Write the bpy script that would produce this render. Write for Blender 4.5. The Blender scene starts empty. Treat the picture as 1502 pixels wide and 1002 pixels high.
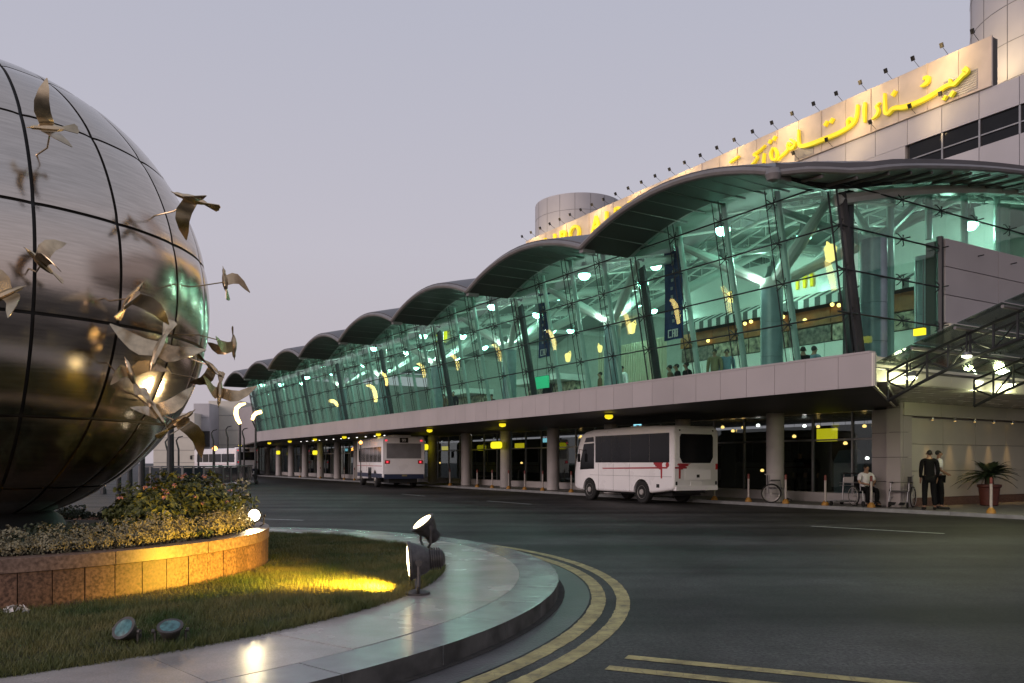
import bpy, bmesh, math, random
from mathutils import Vector, Matrix, Euler
R = math.radians
rnd = random.Random(7)
scene = bpy.context.scene
C = scene.collection

# ------------------------------------------------------------------ camera, sky, sun, exposure
F_PX, CX, HY, EYE = 1178.0, 751.0, 678.0, 1.45
cam_d = bpy.data.cameras.new('camera')
cam = bpy.data.objects.new('camera', cam_d); C.objects.link(cam)
cam.location = (0, 0, EYE); cam.rotation_euler = (R(90), 0, 0)
cam_d.sensor_width = 36; cam_d.lens = 36 * F_PX / 1502
cam_d.shift_y = (HY - 501) / 1502
cam_d.clip_end = 3000; cam_d.clip_start = .05
scene.camera = cam

SUN_ELEV, SUN_AZ = 13, 226          # afterglow behind the camera (azimuth clockwise from +Y)
world = bpy.data.worlds.new('World'); scene.world = world; world.use_nodes = True
wn, wl = world.node_tree.nodes, world.node_tree.links
wn.clear()
wo = wn.new('ShaderNodeOutputWorld'); bg = wn.new('ShaderNodeBackground')
sky = wn.new('ShaderNodeTexSky'); sky.sky_type = 'NISHITA'; sky.sun_disc = False
sky.sun_elevation = R(4); sky.sun_rotation = R(SUN_AZ); sky.dust_density = 4; sky.air_density = 1.5
tc = wn.new('ShaderNodeTexCoord'); sep = wn.new('ShaderNodeSeparateXYZ')
ramp = wn.new('ShaderNodeValToRGB'); el = ramp.color_ramp.elements
el[0].position = .0; el[0].color = (5.6, 4.95, 5.35, 1)
el[1].position = .75; el[1].color = (4.6, 4.95, 6.2, 1)
e = ramp.color_ramp.elements.new(.25); e.color = (5.9, 5.65, 6.45, 1)
mixw = wn.new('ShaderNodeMixRGB'); mixw.inputs['Fac'].default_value = .88   # dusty dusk haze over the clear-air sky
wl.new(tc.outputs['Generated'], sep.inputs[0]); wl.new(sep.outputs['Z'], ramp.inputs['Fac'])
wl.new(sky.outputs[0], mixw.inputs[1]); wl.new(ramp.outputs[0], mixw.inputs[2])
wl.new(mixw.outputs[0], bg.inputs['Color']); bg.inputs['Strength'].default_value = .1
wl.new(bg.outputs[0], wo.inputs['Surface'])

sd = bpy.data.lights.new('sun', 'SUN'); sun = bpy.data.objects.new('sun', sd); C.objects.link(sun)
sd.energy = 1.5; sd.angle = R(40); sd.color = (1, .80, .76)
sun.rotation_euler = Euler((R(90 - SUN_ELEV), 0, R(180 - SUN_AZ) + R(180)), 'XYZ')
sdir = Vector((math.sin(R(SUN_AZ)) * math.cos(R(SUN_ELEV)), math.cos(R(SUN_AZ)) * math.cos(R(SUN_ELEV)), math.sin(R(SUN_ELEV))))
sun.rotation_euler = sdir.to_track_quat('Z', 'Y').to_euler()

vs = scene.view_settings
vs.view_transform = 'Standard'; vs.look = 'None'; vs.gamma = 1; vs.exposure = 0; vs.use_curve_mapping = False
scene.render.engine = 'CYCLES'
cy = scene.cycles
cy.use_denoising = True; cy.max_bounces = 7; cy.transparent_max_bounces = 14; cy.glossy_bounces = 4
cy.diffuse_bounces = 3; cy.caustics_reflective = False; cy.caustics_refractive = False
cy.sample_clamp_indirect = 4

# ------------------------------------------------------------------ helpers
def at(x, y, Y):                       # a photograph pixel at depth Y -> a point of the place
    return Vector(((x - CX) / F_PX * Y, Y, EYE + (HY - y) / F_PX * Y))
def ground(x, Y, z=0.0):
    return Vector(((x - CX) / F_PX * Y, Y, z))
TH = math.atan2(712, F_PX); SN, CS = math.sin(TH), math.cos(TH)
ROT = -(math.pi / 2 - TH)              # facade frame: local x = -t (t runs away along the facade), y = D (depth into building)
def fw(t, D, z=0.0):
    return Vector((D * CS - t * SN, D * SN + t * CS, z))
def px_t(x, D):                        # t of the facade-parallel line at distance D seen at pixel column x
    r = (x - CX) / F_PX
    return D * (CS - SN * r) / (SN + CS * r)

class MB:
    def __init__(s): s.v = []; s.f = []; s.m = []
    def add(s, vs, fs, mi=0):
        o = len(s.v); s.v += [tuple(p) for p in vs]
        for f in fs: s.f.append(tuple(i + o for i in f)); s.m.append(mi)
        return s
    def box(s, c, h, M=None, mi=0):
        c = Vector(c); h = Vector(h)
        vs = [Vector((x * h.x, y * h.y, z * h.z)) for x in (-1, 1) for y in (-1, 1) for z in (-1, 1)]
        if M is not None: vs = [M @ p for p in vs]
        return s.add([p + c for p in vs], [(0, 1, 3, 2), (4, 6, 7, 5), (0, 4, 5, 1), (2, 3, 7, 6), (0, 2, 6, 4), (1, 5, 7, 3)], mi)
    def bb(s, a, b, mi=0):
        a, b = Vector(a), Vector(b); return s.box((a + b) / 2, [abs(q) / 2 for q in (b - a)], None, mi)
    def tube(s, pts, r, n=8, mi=0, cap=True):
        pts = [Vector(p) for p in pts]
        rs = r if isinstance(r, (list, tuple)) else [r] * len(pts)
        rings = []; up = None
        for i, p in enumerate(pts):
            d = (pts[min(i + 1, len(pts) - 1)] - pts[max(i - 1, 0)])
            d = d.normalized() if d.length > 1e-9 else Vector((0, 0, 1))
            if up is None:
                up = Vector((0, 0, 1)) if abs(d.z) < .9 else Vector((1, 0, 0))
            a = d.cross(up)
            if a.length < 1e-6: a = d.orthogonal()
            a.normalize(); b = a.cross(d).normalized(); up = b
            rings.append([p + (a * math.cos(2 * math.pi * k / n) + b * math.sin(2 * math.pi * k / n)) * rs[i] for k in range(n)])
        vs = [q for g in rings for q in g]; fs = []
        for i in range(len(pts) - 1):
            for k in range(n):
                fs.append((i * n + k, i * n + (k + 1) % n, (i + 1) * n + (k + 1) % n, (i + 1) * n + k))
        if cap: fs += [tuple(range(n))[::-1], tuple((len(pts) - 1) * n + k for k in range(n))]
        return s.add(vs, fs, mi)
    def lathe(s, prof, n=16, c=(0, 0, 0), M=None, mi=0):
        c = Vector(c); vs = []; fs = []
        for r, z in prof:
            for k in range(n):
                p = Vector((r * math.cos(2 * math.pi * k / n), r * math.sin(2 * math.pi * k / n), z))
                vs.append((M @ p if M is not None else p) + c)
        for i in range(len(prof) - 1):
            for k in range(n):
                fs.append((i * n + k, i * n + (k + 1) % n, (i + 1) * n + (k + 1) % n, (i + 1) * n + k))
        fs += [tuple(range(n))[::-1], tuple((len(prof) - 1) * n + k for k in range(n))]
        return s.add(vs, fs, mi)
    def prism(s, poly, ext, mi=0):     # closed planar polygon (3-D points) swept by the vector ext
        n = len(poly); ext = Vector(ext); poly = [Vector(p) for p in poly]
        vs = poly + [p + ext for p in poly]
        fs = [tuple(range(n))[::-1], tuple(range(n, 2 * n))] + [(i, (i + 1) % n, n + (i + 1) % n, n + i) for i in range(n)]
        return s.add(vs, fs, mi)
    def sheet(s, fn, nu, nv, mi=0):
        vs = [fn(i / nu, j / nv) for i in range(nu + 1) for j in range(nv + 1)]
        return s.add(vs, [(i * (nv + 1) + j, (i + 1) * (nv + 1) + j, (i + 1) * (nv + 1) + j + 1, i * (nv + 1) + j + 1) for i in range(nu) for j in range(nv)], mi)
    def slab(s, fn, off, nu, nv, mi=0, mi2=None):   # a sheet with thickness: fn and fn + off
        off = Vector(off); a = [[Vector(fn(i / nu, j / nv)) for j in range(nv + 1)] for i in range(nu + 1)]
        idx = lambda i, j: i * (nv + 1) + j
        N = (nu + 1) * (nv + 1)
        vs = [p for r in a for p in r] + [p + off for r in a for p in r]
        f1 = [(idx(i, j), idx(i + 1, j), idx(i + 1, j + 1), idx(i, j + 1)) for i in range(nu) for j in range(nv)]
        f2 = [tuple(N + q for q in f[::-1]) for f in f1]
        side = []
        for i in range(nu):
            for j in (0, nv): side.append((idx(i, j), idx(i + 1, j), N + idx(i + 1, j), N + idx(i, j)))
        for j in range(nv):
            for i in (0, nu): side.append((idx(i, j), idx(i, j + 1), N + idx(i, j + 1), N + idx(i, j)))
        o = len(s.v); s.add(vs, f1, mi); mm = mi if mi2 is None else mi2
        for f in f2 + side: s.f.append(tuple(q + o for q in f)); s.m.append(mm)
        return s
    def mesh(s, name, mats, smooth=True, ang=35):
        me = bpy.data.meshes.new(name); me.from_pydata(s.v, [], s.f)
        if not isinstance(mats, (list, tuple)): mats = [mats]
        for m in mats: me.materials.append(m)
        if len(mats) > 1: me.polygons.foreach_set('material_index', s.m)
        bm = bmesh.new(); bm.from_mesh(me); bmesh.ops.recalc_face_normals(bm, faces=bm.faces[:]); bm.to_mesh(me); bm.free()
        if smooth:
            me.polygons.foreach_set('use_smooth', [True] * len(me.polygons)); me.set_sharp_from_angle(angle=R(ang))
        me.update(); return me
    def build(s, name, mats, parent=None, smooth=True, ang=35, **k):
        return ob(name, s.mesh(name, mats, smooth, ang), parent, **k)

def ob(name, data, parent=None, loc=None, rot=None, kind=None, scale=None):
    o = bpy.data.objects.new(name, data); C.objects.link(o)
    if parent is not None: o.parent = parent
    if loc is not None: o.location = loc
    if rot is not None: o.rotation_euler = rot
    if scale is not None: o.scale = scale
    if kind: o['kind'] = kind
    return o
def tag(o, label, cat, group=None, kind=None):
    o['label'] = label; o['category'] = cat
    if group: o['group'] = group
    if kind: o['kind'] = kind
    return o
def thing(name, label, cat, loc=(0, 0, 0), rz=0, group=None, scale=None):
    return tag(ob(name, None, None, loc, (0, 0, rz), scale=scale), label, cat, group)
def copy_tree(o, parent=None):
    c = o.copy(); C.objects.link(c); c.parent = parent
    for ch in [q for q in KIDS.get(o.name, [])] or list(o.children): copy_tree(ch, c)
    return c
KIDS = {}

# ------------------------------------------------------------------ materials
def mat(name, col, rough=.6, metal=0, var=.12, scale=2.5, bump=0, bscale=60, rand=0, spec=.5, tint=None, stretch=None):
    m = bpy.data.materials.new(name); m.use_nodes = True
    n, l = m.node_tree.nodes, m.node_tree.links
    b = n['Principled BSDF']
    b.inputs['Roughness'].default_value = rough; b.inputs['Metallic'].default_value = metal
    b.inputs['Specular IOR Level'].default_value = spec
    g = n.new('ShaderNodeNewGeometry'); no = n.new('ShaderNodeTexNoise')
    no.inputs['Scale'].default_value = scale; no.inputs['Detail'].default_value = 6
    src = g.outputs['Position']
    if stretch:
        mp = n.new('ShaderNodeMapping'); mp.inputs['Scale'].default_value = stretch; l.new(src, mp.inputs[0]); src = mp.outputs[0]
    l.new(src, no.inputs['Vector'])
    mx = n.new('ShaderNodeMixRGB')
    c2 = tint if tint else tuple(min(1, c * (1 + var)) for c in col)
    mx.inputs[1].default_value = (*[c * (1 - var) for c in col], 1); mx.inputs[2].default_value = (*c2, 1)
    mr = n.new('ShaderNodeMapRange'); mr.inputs[1].default_value = .32; mr.inputs[2].default_value = .68
    l.new(no.outputs['Fac'], mr.inputs[0]); l.new(mr.outputs[0], mx.inputs['Fac'])
    out = mx.outputs[0]
    if rand:
        oi = n.new('ShaderNodeObjectInfo'); r2 = n.new('ShaderNodeMapRange')
        r2.inputs[3].default_value = 1 - rand; r2.inputs[4].default_value = 1 + rand
        l.new(oi.outputs['Random'], r2.inputs[0])
        hs = n.new('ShaderNodeHueSaturation'); l.new(r2.outputs[0], hs.inputs['Value']); l.new(out, hs.inputs['Color']); out = hs.outputs[0]
    l.new(out, b.inputs['Base Color'])
    if bump:
        n2 = n.new('ShaderNodeTexNoise'); n2.inputs['Scale'].default_value = bscale; n2.inputs['Detail'].default_value = 4
        l.new(src, n2.inputs['Vector'])
        bp = n.new('ShaderNodeBump'); bp.inputs['Strength'].default_value = bump; bp.inputs['Distance'].default_value = .02
        l.new(n2.outputs['Fac'], bp.inputs['Height']); l.new(bp.outputs[0], b.inputs['Normal'])
    rr = n.new('ShaderNodeMapRange'); rr.inputs[3].default_value = max(0, rough - .06); rr.inputs[4].default_value = min(1, rough + .08)
    l.new(no.outputs['Fac'], rr.inputs[0]); l.new(rr.outputs[0], b.inputs['Roughness'])
    return m
def emis(name, col, st):
    m = bpy.data.materials.new(name); m.use_nodes = True
    b = m.node_tree.nodes['Principled BSDF']
    b.inputs['Base Color'].default_value = (*[min(1, c) * .6 for c in col], 1)
    b.inputs['Emission Color'].default_value = (*col, 1); b.inputs['Emission Strength'].default_value = st
    return m
def glass(name, tint, gloss=.05, boost=1.0):
    m = bpy.data.materials.new(name); m.use_nodes = True
    n, l = m.node_tree.nodes, m.node_tree.links; n.clear()
    o = n.new('ShaderNodeOutputMaterial'); tr = n.new('ShaderNodeBsdfTransparent'); gl = n.new('ShaderNodeBsdfGlossy')
    tr.inputs[0].default_value = (*tint, 1); gl.inputs['Roughness'].default_value = gloss; gl.inputs['Color'].default_value = (.9, 1, .97, 1)
    fr = n.new('ShaderNodeFresnel'); ge = n.new('ShaderNodeNewGeometry'); mr = n.new('ShaderNodeMapRange')   # same reflectance on both faces of the thin pane
    mr.inputs[3].default_value = 1.5; mr.inputs[4].default_value = 1 / 1.5; l.new(ge.outputs['Backfacing'], mr.inputs[0]); l.new(mr.outputs[0], fr.inputs[0])
    mu = n.new('ShaderNodeMath'); mu.operation = 'MULTIPLY'; mu.use_clamp = True; mu.inputs[1].default_value = boost
    mx = n.new('ShaderNodeMixShader')
    l.new(fr.outputs[0], mu.inputs[0]); l.new(mu.outputs[0], mx.inputs[0]); l.new(tr.outputs[0], mx.inputs[1]); l.new(gl.outputs[0], mx.inputs[2])
    l.new(mx.outputs[0], o.inputs[0]); return m

M = {}
M['asphalt'] = mat('asphalt', (.044, .042, .040), .62, var=.3, scale=.55, bump=.5, bscale=90, tint=(.062, .061, .059), spec=.22)
def _road():                          # tyre-dark bands and worn patches on the asphalt
    m = M['asphalt']; n, l = m.node_tree.nodes, m.node_tree.links; b = n['Principled BSDF']
    src = b.inputs['Base Color'].links[0].from_socket
    g = n.new('ShaderNodeNewGeometry'); mp = n.new('ShaderNodeMapping'); mp.inputs['Rotation'].default_value = (0, 0, R(-24)); mp.inputs['Scale'].default_value = (.035, .55, 1)
    no = n.new('ShaderNodeTexNoise'); no.inputs['Scale'].default_value = 1.0; no.inputs['Detail'].default_value = 5; no.inputs['Distortion'].default_value = .6
    mr = n.new('ShaderNodeMapRange'); mr.inputs[1].default_value = .38; mr.inputs[2].default_value = .62; mr.inputs[3].default_value = .42; mr.inputs[4].default_value = 1.3
    mx = n.new('ShaderNodeMixRGB'); mx.blend_type = 'MULTIPLY'; mx.inputs['Fac'].default_value = 1
    l.new(g.outputs['Position'], mp.inputs[0]); l.new(mp.outputs[0], no.inputs['Vector']); l.new(no.outputs['Fac'], mr.inputs[0])
    l.new(src, mx.inputs[1]); l.new(mr.outputs[0], mx.inputs[2]); l.new(mx.outputs[0], b.inputs['Base Color'])
_road()
def _grain(m, sc, lo, hi):
    n, l = m.node_tree.nodes, m.node_tree.links; b = n['Principled BSDF']; src = b.inputs['Base Color'].links[0].from_socket
    g = n.new('ShaderNodeNewGeometry'); no = n.new('ShaderNodeTexNoise'); no.inputs['Scale'].default_value = sc; no.inputs['Detail'].default_value = 3; no.inputs['Roughness'].default_value = .8
    mr = n.new('ShaderNodeMapRange'); mr.inputs[1].default_value = .3; mr.inputs[2].default_value = .7; mr.inputs[3].default_value = lo; mr.inputs[4].default_value = hi
    mx = n.new('ShaderNodeMixRGB'); mx.blend_type = 'MULTIPLY'; mx.inputs['Fac'].default_value = 1
    l.new(g.outputs['Position'], no.inputs['Vector']); l.new(no.outputs['Fac'], mr.inputs[0]); l.new(src, mx.inputs[1]); l.new(mr.outputs[0], mx.inputs[2]); l.new(mx.outputs[0], b.inputs['Base Color'])
_grain(M['asphalt'], 30, .35, 1.65)
_grain(M['asphalt'], 1.3, .75, 1.25)
M['gutter'] = mat('gutter', (.075, .072, .072), .42, var=.35, scale=1.6, bump=.35, bscale=40)
M['dirt'] = mat('dirt', (.035, .03, .026), .9, var=.4, scale=8, bump=.6, bscale=50)
M['marble'] = mat('marble', (.37, .335, .315), .25, var=.2, scale=1.9, rand=.07, spec=.4)
_grain(M['marble'], 90, .82, 1.18)
M['kerb_side'] = mat('kerb_side_dark', (.045, .042, .04), .7, var=.5, scale=4, tint=(.11, .105, .10))  # outer kerb faces, coloured darker than the stone tops
M['kerb'] = mat('kerb_stone', (.23, .24, .245), .2, var=.18, scale=3, rand=.08, bump=.05, bscale=120)
M['pave'] = mat('paving', (.17, .165, .16), .55, var=.18, scale=2, rand=.06, bump=.15, bscale=70)
M['soil'] = mat('soil', (.03, .022, .016), .95, var=.4, scale=12, bump=.8, bscale=30)
M['turf'] = mat('turf', (.035, .05, .014), .95, var=.4, scale=2.2, tint=(.075, .06, .02), bump=.8, bscale=60)
M['granite'] = mat('granite', (.10, .05, .035), .52, var=.55, scale=38, rand=.22, bump=.03, bscale=150, tint=(.21, .12, .085))
M['granite_cap'] = mat('granite_cap', (.17, .105, .08), .42, var=.4, scale=30, rand=.1, tint=(.27, .18, .14))
M['clad'] = mat('cladding', (.41, .372, .372), .42, var=.05, scale=.8, rand=.05)
M['clad_cream'] = mat('cladding_cream', (.58, .55, .47), .45, var=.06, scale=.9, rand=.04)
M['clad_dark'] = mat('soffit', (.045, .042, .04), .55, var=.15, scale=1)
M['concrete'] = mat('concrete', (.42, .40, .40), .6, var=.12, scale=1.2, rand=.05, bump=.05)
M['block'] = mat('block_panel', (.42, .41, .43), .5, var=.06, scale=.6, rand=.05)
M['roof'] = mat('roof_sheet', (.085, .08, .085), .45, var=.15, scale=.8)
M['under'] = mat('roof_underside', (.26, .28, .27), .6, var=.06, scale=.6)
M['rim'] = mat('rim_steel', (.17, .16, .16), .4, var=.15)
M['white_steel'] = mat('white_steel', (.72, .73, .71), .35, var=.05)
M['teal_steel'] = mat('teal_steel', (.42, .53, .50), .35, .1, var=.08)
M['dark_steel'] = mat('dark_steel', (.03, .032, .034), .4, .4, var=.2)
M['column_clad'] = mat('column_clad', (.20, .27, .30), .3, var=.12, scale=4)
M['grey_metal'] = mat('grey_metal', (.3, .3, .31), .35, .7, var=.1)
M['white'] = mat('white_paint', (.78, .77, .76), .5, var=.03)
M['tile_white'] = mat('tile_white', (.74, .75, .72), .3, var=.03, rand=.03)
M['cream'] = mat('cream_wall', (.62, .58, .45), .7, var=.06)
M['inner_wall'] = mat('inner_wall', (.50, .50, .47), .7, var=.08)
M['inner_floor'] = mat('inner_floor', (.42, .41, .38), .25, var=.1)
M['glass'] = glass('facade_glass', (.80, .945, .895), .015, 1.0)
M['glass_low'] = glass('ground_floor_glass', (.62, .66, .66), .02, 1.2)
M['glass_dark'] = mat('dark_window', (.012, .013, .015), .08, var=.1, spec=.22)
M['balustrade_glass'] = mat('balustrade_glass', (.025, .035, .045), .12, var=.2, spec=.8)
M['canopy_glass'] = glass('canopy_glass', (.55, .60, .56), .08, 2.2)
M['steel_plate'] = mat('brushed_steel', (.56, .485, .415), .165, 1.0, var=.10, scale=3.2, rand=.05, stretch=(1, 1, 14), bump=.02, bscale=30)
M['seam'] = mat('seam', (.012, .011, .010), .6)
M['bird'] = mat('bird_metal', (.56, .44, .29), .22, 1.0, var=.25, scale=9, rand=.25)
M['lamp_body'] = mat('lamp_body', (.075, .07, .068), .5, .3, var=.25, scale=20)
M['teal_glass'] = mat('lamp_face_glass', (.06, .15, .155), .3, var=.45, scale=30, spec=.5)
M['bus_white'] = mat('bus_white', (.86, .85, .86), .28, var=.03, scale=1.5, spec=.6)
M['bus_grey'] = mat('bus_trim_grey', (.2, .2, .21), .5)
M['bus_blue'] = mat('bus_blue', (.02, .03, .07), .4)
M['red'] = mat('red_livery', (.36, .018, .03), .4, var=.1)
M['tyre'] = mat('tyre_rubber', (.012, .012, .012), .8)
M['hub'] = mat('wheel_hub', (.45, .43, .41), .4, .3)
M['black'] = mat('black_plastic', (.012, .012, .013), .5)
M['curtain'] = mat('bus_curtain', (.20, .23, .26), .9, var=.3, scale=14)
M['tail'] = mat('tail_light_red', (.4, .02, .02), .3)
M['tail_lit'] = emis('tail_light_lit', (1, .05, .08), 1.2)
M['amber'] = emis('amber_lamp', (1, .35, .06), 9)
M['yellow_sign'] = emis('yellow_sign_light', (1, .86, .02), 1.05)
M['yellow_lamp'] = emis('yellow_lamp', (1, .8, .02), 1.0)
M['cyan_sign'] = emis('cyan_sign_light', (.35, .85, 1), 1.4)
M['green_sign'] = emis('green_sign_light', (.05, .75, .35), .4)
M['mint_lamp'] = emis('mint_lamp', (.42, 1, .76), 16)
M['white_lamp'] = emis('white_lamp', (1, .97, .9), 8)
M['warm_lamp'] = emis('warm_lamp', (1, .62, .18), 4)
M['pend'] = emis('pendant_glow', (1, .66, .22), 1.7)
M['crescent'] = emis('crescent_glow', (1, .62, .20), 8)
M['strip'] = emis('streak_glow', (1, .66, .24), 9)  # glow of the added shelter behind the camera
M['flood_face'] = emis('flood_face', (1, .80, .40), 9)
M['flood_white'] = emis('flood_face_white', (1, .93, .72), 14)
M['canopy_lamp'] = emis('canopy_lamp', (1, 1, .72), 14)
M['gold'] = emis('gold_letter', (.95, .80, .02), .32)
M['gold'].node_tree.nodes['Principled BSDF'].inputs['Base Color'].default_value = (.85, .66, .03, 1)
M['yellow_logo'] = emis('yellow_logo', (1, .82, .02), .55)
M['sign_panel'] = mat('sign_panel', (.55, .47, .40), .55, var=.12, scale=1.2, rand=.05)
M['menu'] = mat('menu_board', (.12, .09, .075), .4, var=.9, scale=5, tint=(.6, .5, .36))
M['menu_dark'] = mat('menu_dark', (.06, .05, .045), .4, var=.8, scale=7, tint=(.28, .22, .18))
M['orange_wood'] = mat('orange_wood', (.32, .12, .035), .5, var=.3, scale=3)
M['awn_dark'] = mat('awning_dark', (.10, .10, .10), .7)
M['banner'] = mat('banner_blue', (.015, .03, .13), .75, var=.3, scale=3)
M['yellow_paint'] = mat('yellow_line_paint', (.33, .265, .10), .65, var=.25, scale=4.5, tint=(.47, .40, .17), bump=.25)
def _worn(m, sc, lo, hi, dark):       # paint rubbed and cracked through to the asphalt
    n, l = m.node_tree.nodes, m.node_tree.links; b = n['Principled BSDF']; src = b.inputs['Base Color'].links[0].from_socket
    g = n.new('ShaderNodeNewGeometry'); no = n.new('ShaderNodeTexNoise'); no.inputs['Scale'].default_value = sc; no.inputs['Detail'].default_value = 9; no.inputs['Roughness'].default_value = .72
    vo = n.new('ShaderNodeTexVoronoi'); vo.feature = 'DISTANCE_TO_EDGE'; vo.inputs['Scale'].default_value = 9
    cr = n.new('ShaderNodeMapRange'); cr.inputs[1].default_value = .0; cr.inputs[2].default_value = .035; cr.inputs[3].default_value = 1; cr.inputs[4].default_value = 0
    mr = n.new('ShaderNodeMapRange'); mr.inputs[1].default_value = lo; mr.inputs[2].default_value = hi
    ma = n.new('ShaderNodeMath'); ma.operation = 'MAXIMUM'; mu = n.new('ShaderNodeMath'); mu.operation = 'MULTIPLY'; mu.inputs[1].default_value = .55
    mx = n.new('ShaderNodeMixRGB'); mx.inputs[2].default_value = (*dark, 1)
    l.new(g.outputs['Position'], no.inputs['Vector']); l.new(g.outputs['Position'], vo.inputs['Vector'])
    l.new(vo.outputs['Distance'], cr.inputs[0]); l.new(cr.outputs[0], mu.inputs[0]); l.new(no.outputs['Fac'], mr.inputs[0]); l.new(mr.outputs[0], ma.inputs[0]); l.new(mu.outputs[0], ma.inputs[1])
    l.new(ma.outputs[0], mx.inputs['Fac']); l.new(src, mx.inputs[1]); l.new(mx.outputs[0], b.inputs['Base Color'])
_worn(M['yellow_paint'], 6, .50, .72, (.07, .062, .05))
M['white_line'] = mat('white_line_paint', (.38, .40, .39), .6, var=.3, scale=9)
M['bol_white'] = mat('bollard_white', (.40, .365, .34), .5, var=.15, scale=14)
M['bol_red'] = mat('bollard_red', (.16, .03, .022), .5)
M['bol_yellow'] = mat('bollard_base', (.34, .17, .03), .55, var=.25, scale=14)
M['skin'] = mat('skin', (.30, .17, .11), .55, var=.06)
M['hair'] = mat('hair', (.012, .010, .009), .6)
M['suit'] = mat('suit_cloth', (.005, .005, .006), .85, spec=.2)
M['shirt'] = mat('shirt_cloth', (.74, .74, .76), .8, var=.04)
M['blue_cloth'] = mat('blue_cloth', (.12, .20, .26), .8)
M['brown_cloth'] = mat('brown_cloth', (.16, .09, .05), .8)
M['cloth_yellow'] = mat('yellow_cloth', (.22, .19, .10), .8)
M['pot'] = mat('terracotta_pot', (.085, .02, .014), .6, var=.2, scale=10)
M['frond'] = mat('frond', (.018, .035, .014), .5, var=.3, scale=8)
M['bark'] = mat('bark', (.05, .035, .025), .9, var=.3, scale=20, bump=.6)
M['leaf'] = mat('leaf_green', (.045, .075, .015), .55, var=.5, scale=14, tint=(.12, .13, .03))
M['leaf_dark'] = mat('leaf_dark', (.018, .03, .010), .6, var=.4, scale=10)
M['leaf_silver'] = mat('leaf_silver', (.26, .235, .15), .7, var=.25, scale=18, rand=.15)
M['petal'] = mat('petal_pink', (.40, .20, .24), .6, var=.3, scale=30)
M['petal_pale'] = mat('petal_pale', (.55, .50, .36), .6, var=.2, scale=30)
def _blade():
    m = mat('grass_blade', (.05, .105, .016), .6, var=.3, scale=1.7, tint=(.18, .155, .05))
    b = m.node_tree.nodes['Principled BSDF']; b.inputs['Subsurface Weight'].default_value = 0
    return m
M['blade'] = _blade()
M['paper'] = mat('white_litter', (.7, .68, .66), .8)

def point(name, loc, col, W, rad=.1, parent=None):
    d = bpy.data.lights.new(name, 'POINT'); d.energy = W; d.color = col; d.shadow_soft_size = rad
    return ob(name, d, parent, loc)
def spot(name, loc, target, col, W, ang=60, blend=.6, rad=.08, parent=None):
    d = bpy.data.lights.new(name, 'SPOT'); d.energy = W; d.color = col; d.spot_size = R(ang); d.spot_blend = blend; d.shadow_soft_size = rad
    o = ob(name, d, parent, loc); q = (Vector(target) - Vector(loc)).to_track_quat('-Z', 'Y'); o.rotation_euler = q.to_euler(); return o
def area(name, loc, target, col, W, sx, sy, parent=None):
    d = bpy.data.lights.new(name, 'AREA'); d.shape = 'RECTANGLE'; d.size = sx; d.size_y = sy; d.energy = W; d.color = col
    o = ob(name, d, parent, loc); o.rotation_euler = (Vector(target) - Vector(loc)).to_track_quat('-Z', 'Z').to_euler(); return o

# ------------------------------------------------------------------ ground, road, island
IC = Vector((-6.47, 9.34, 0))          # centre of the round traffic island
g = MB().sheet(lambda u, v: (-900 + 1800 * u, -900 + 1800 * v, 0), 2, 2).build('road', M['asphalt'], smooth=False)
tag(g, 'dark worn asphalt forecourt road curving round the island', 'road', kind='structure')

def arc(r0, r1, a0, a1, z0, z1, n=6):
    m = MB()
    def fn(u, v):
        a = a0 + (a1 - a0) * u; r = r0 + (r1 - r0) * v
        return (IC.x + r * math.cos(a), IC.y + r * math.sin(a), z0)
    return m.slab(fn, (0, 0, z1 - z0), n, 1)
def arc_line(name, r0, r1, a0, a1, z, m, n=60, jit=0):
    if jit:
        n = 220; J = [[rnd.gauss(0, jit), rnd.gauss(0, jit)] for _ in range(n + 1)]
        mb = MB().sheet(lambda u, v: (lambda a, r: (IC.x + r * math.cos(a), IC.y + r * math.sin(a), z))(a0 + (a1 - a0) * u, r0 + (r1 - r0) * v + J[round(u * n)][int(v > .5)]), n, 1)
        return mb.build(name, m, smooth=False)
    mb = MB().sheet(lambda u, v: (IC.x + (r0 + (r1 - r0) * v) * math.cos(a0 + (a1 - a0) * u), IC.y + (r0 + (r1 - r0) * v) * math.sin(a0 + (a1 - a0) * u), z), n, 1)
    return mb.build(name, m, smooth=False)
tag(arc_line('gutter', 6.98, 7.34, 0, 2 * math.pi, .004, M['gutter'], 120), 'grey concrete gutter strip below the round island kerb', 'gutter', kind='structure')
tag(arc_line('gutter_dirt', 6.98, 7.07, 0, 2 * math.pi, .008, M['dirt'], 120), 'dark dirt gathered along the foot of the island kerb', 'dirt', kind='structure')
tag(arc_line('road_marking', 7.36, 7.51, R(-75), R(38), .004, M['yellow_paint'], jit=.003), 'worn yellow curved line, the inner one beside the island gutter', 'road marking', kind='structure')
tag(arc_line('road_marking', 7.62, 7.76, R(-62), R(40), .004, M['yellow_paint'], jit=.003), 'worn yellow curved line, the outer one of the pair round the island', 'road marking', kind='structure')
def stripe(p, q, w, m, label, z=.004):
    p, q = Vector(p), Vector(q); d = (q - p).normalized(); s = Vector((-d.y, d.x)) * w / 2
    o = MB().add([(*(p - s), z), (*(q - s), z), (*(q + s), z), (*(p + s), z)], [(0, 1, 2, 3)]).build('road_marking', m, smooth=False)
    return tag(o, label, 'road marking', kind='structure')
dd = (Vector((2.43, 5.30)) - Vector((.85, 5.97))).normalized()
stripe((.85, 5.97), Vector((.85, 5.97)) + dd * 4.5, .12, M['yellow_paint'], 'longer straight yellow line of the pair leaving the island')
stripe((.67, 5.66), Vector((.67, 5.66)) + dd * 4.3, .12, M['yellow_paint'], 'shorter straight yellow line of the pair leaving the island')
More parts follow.
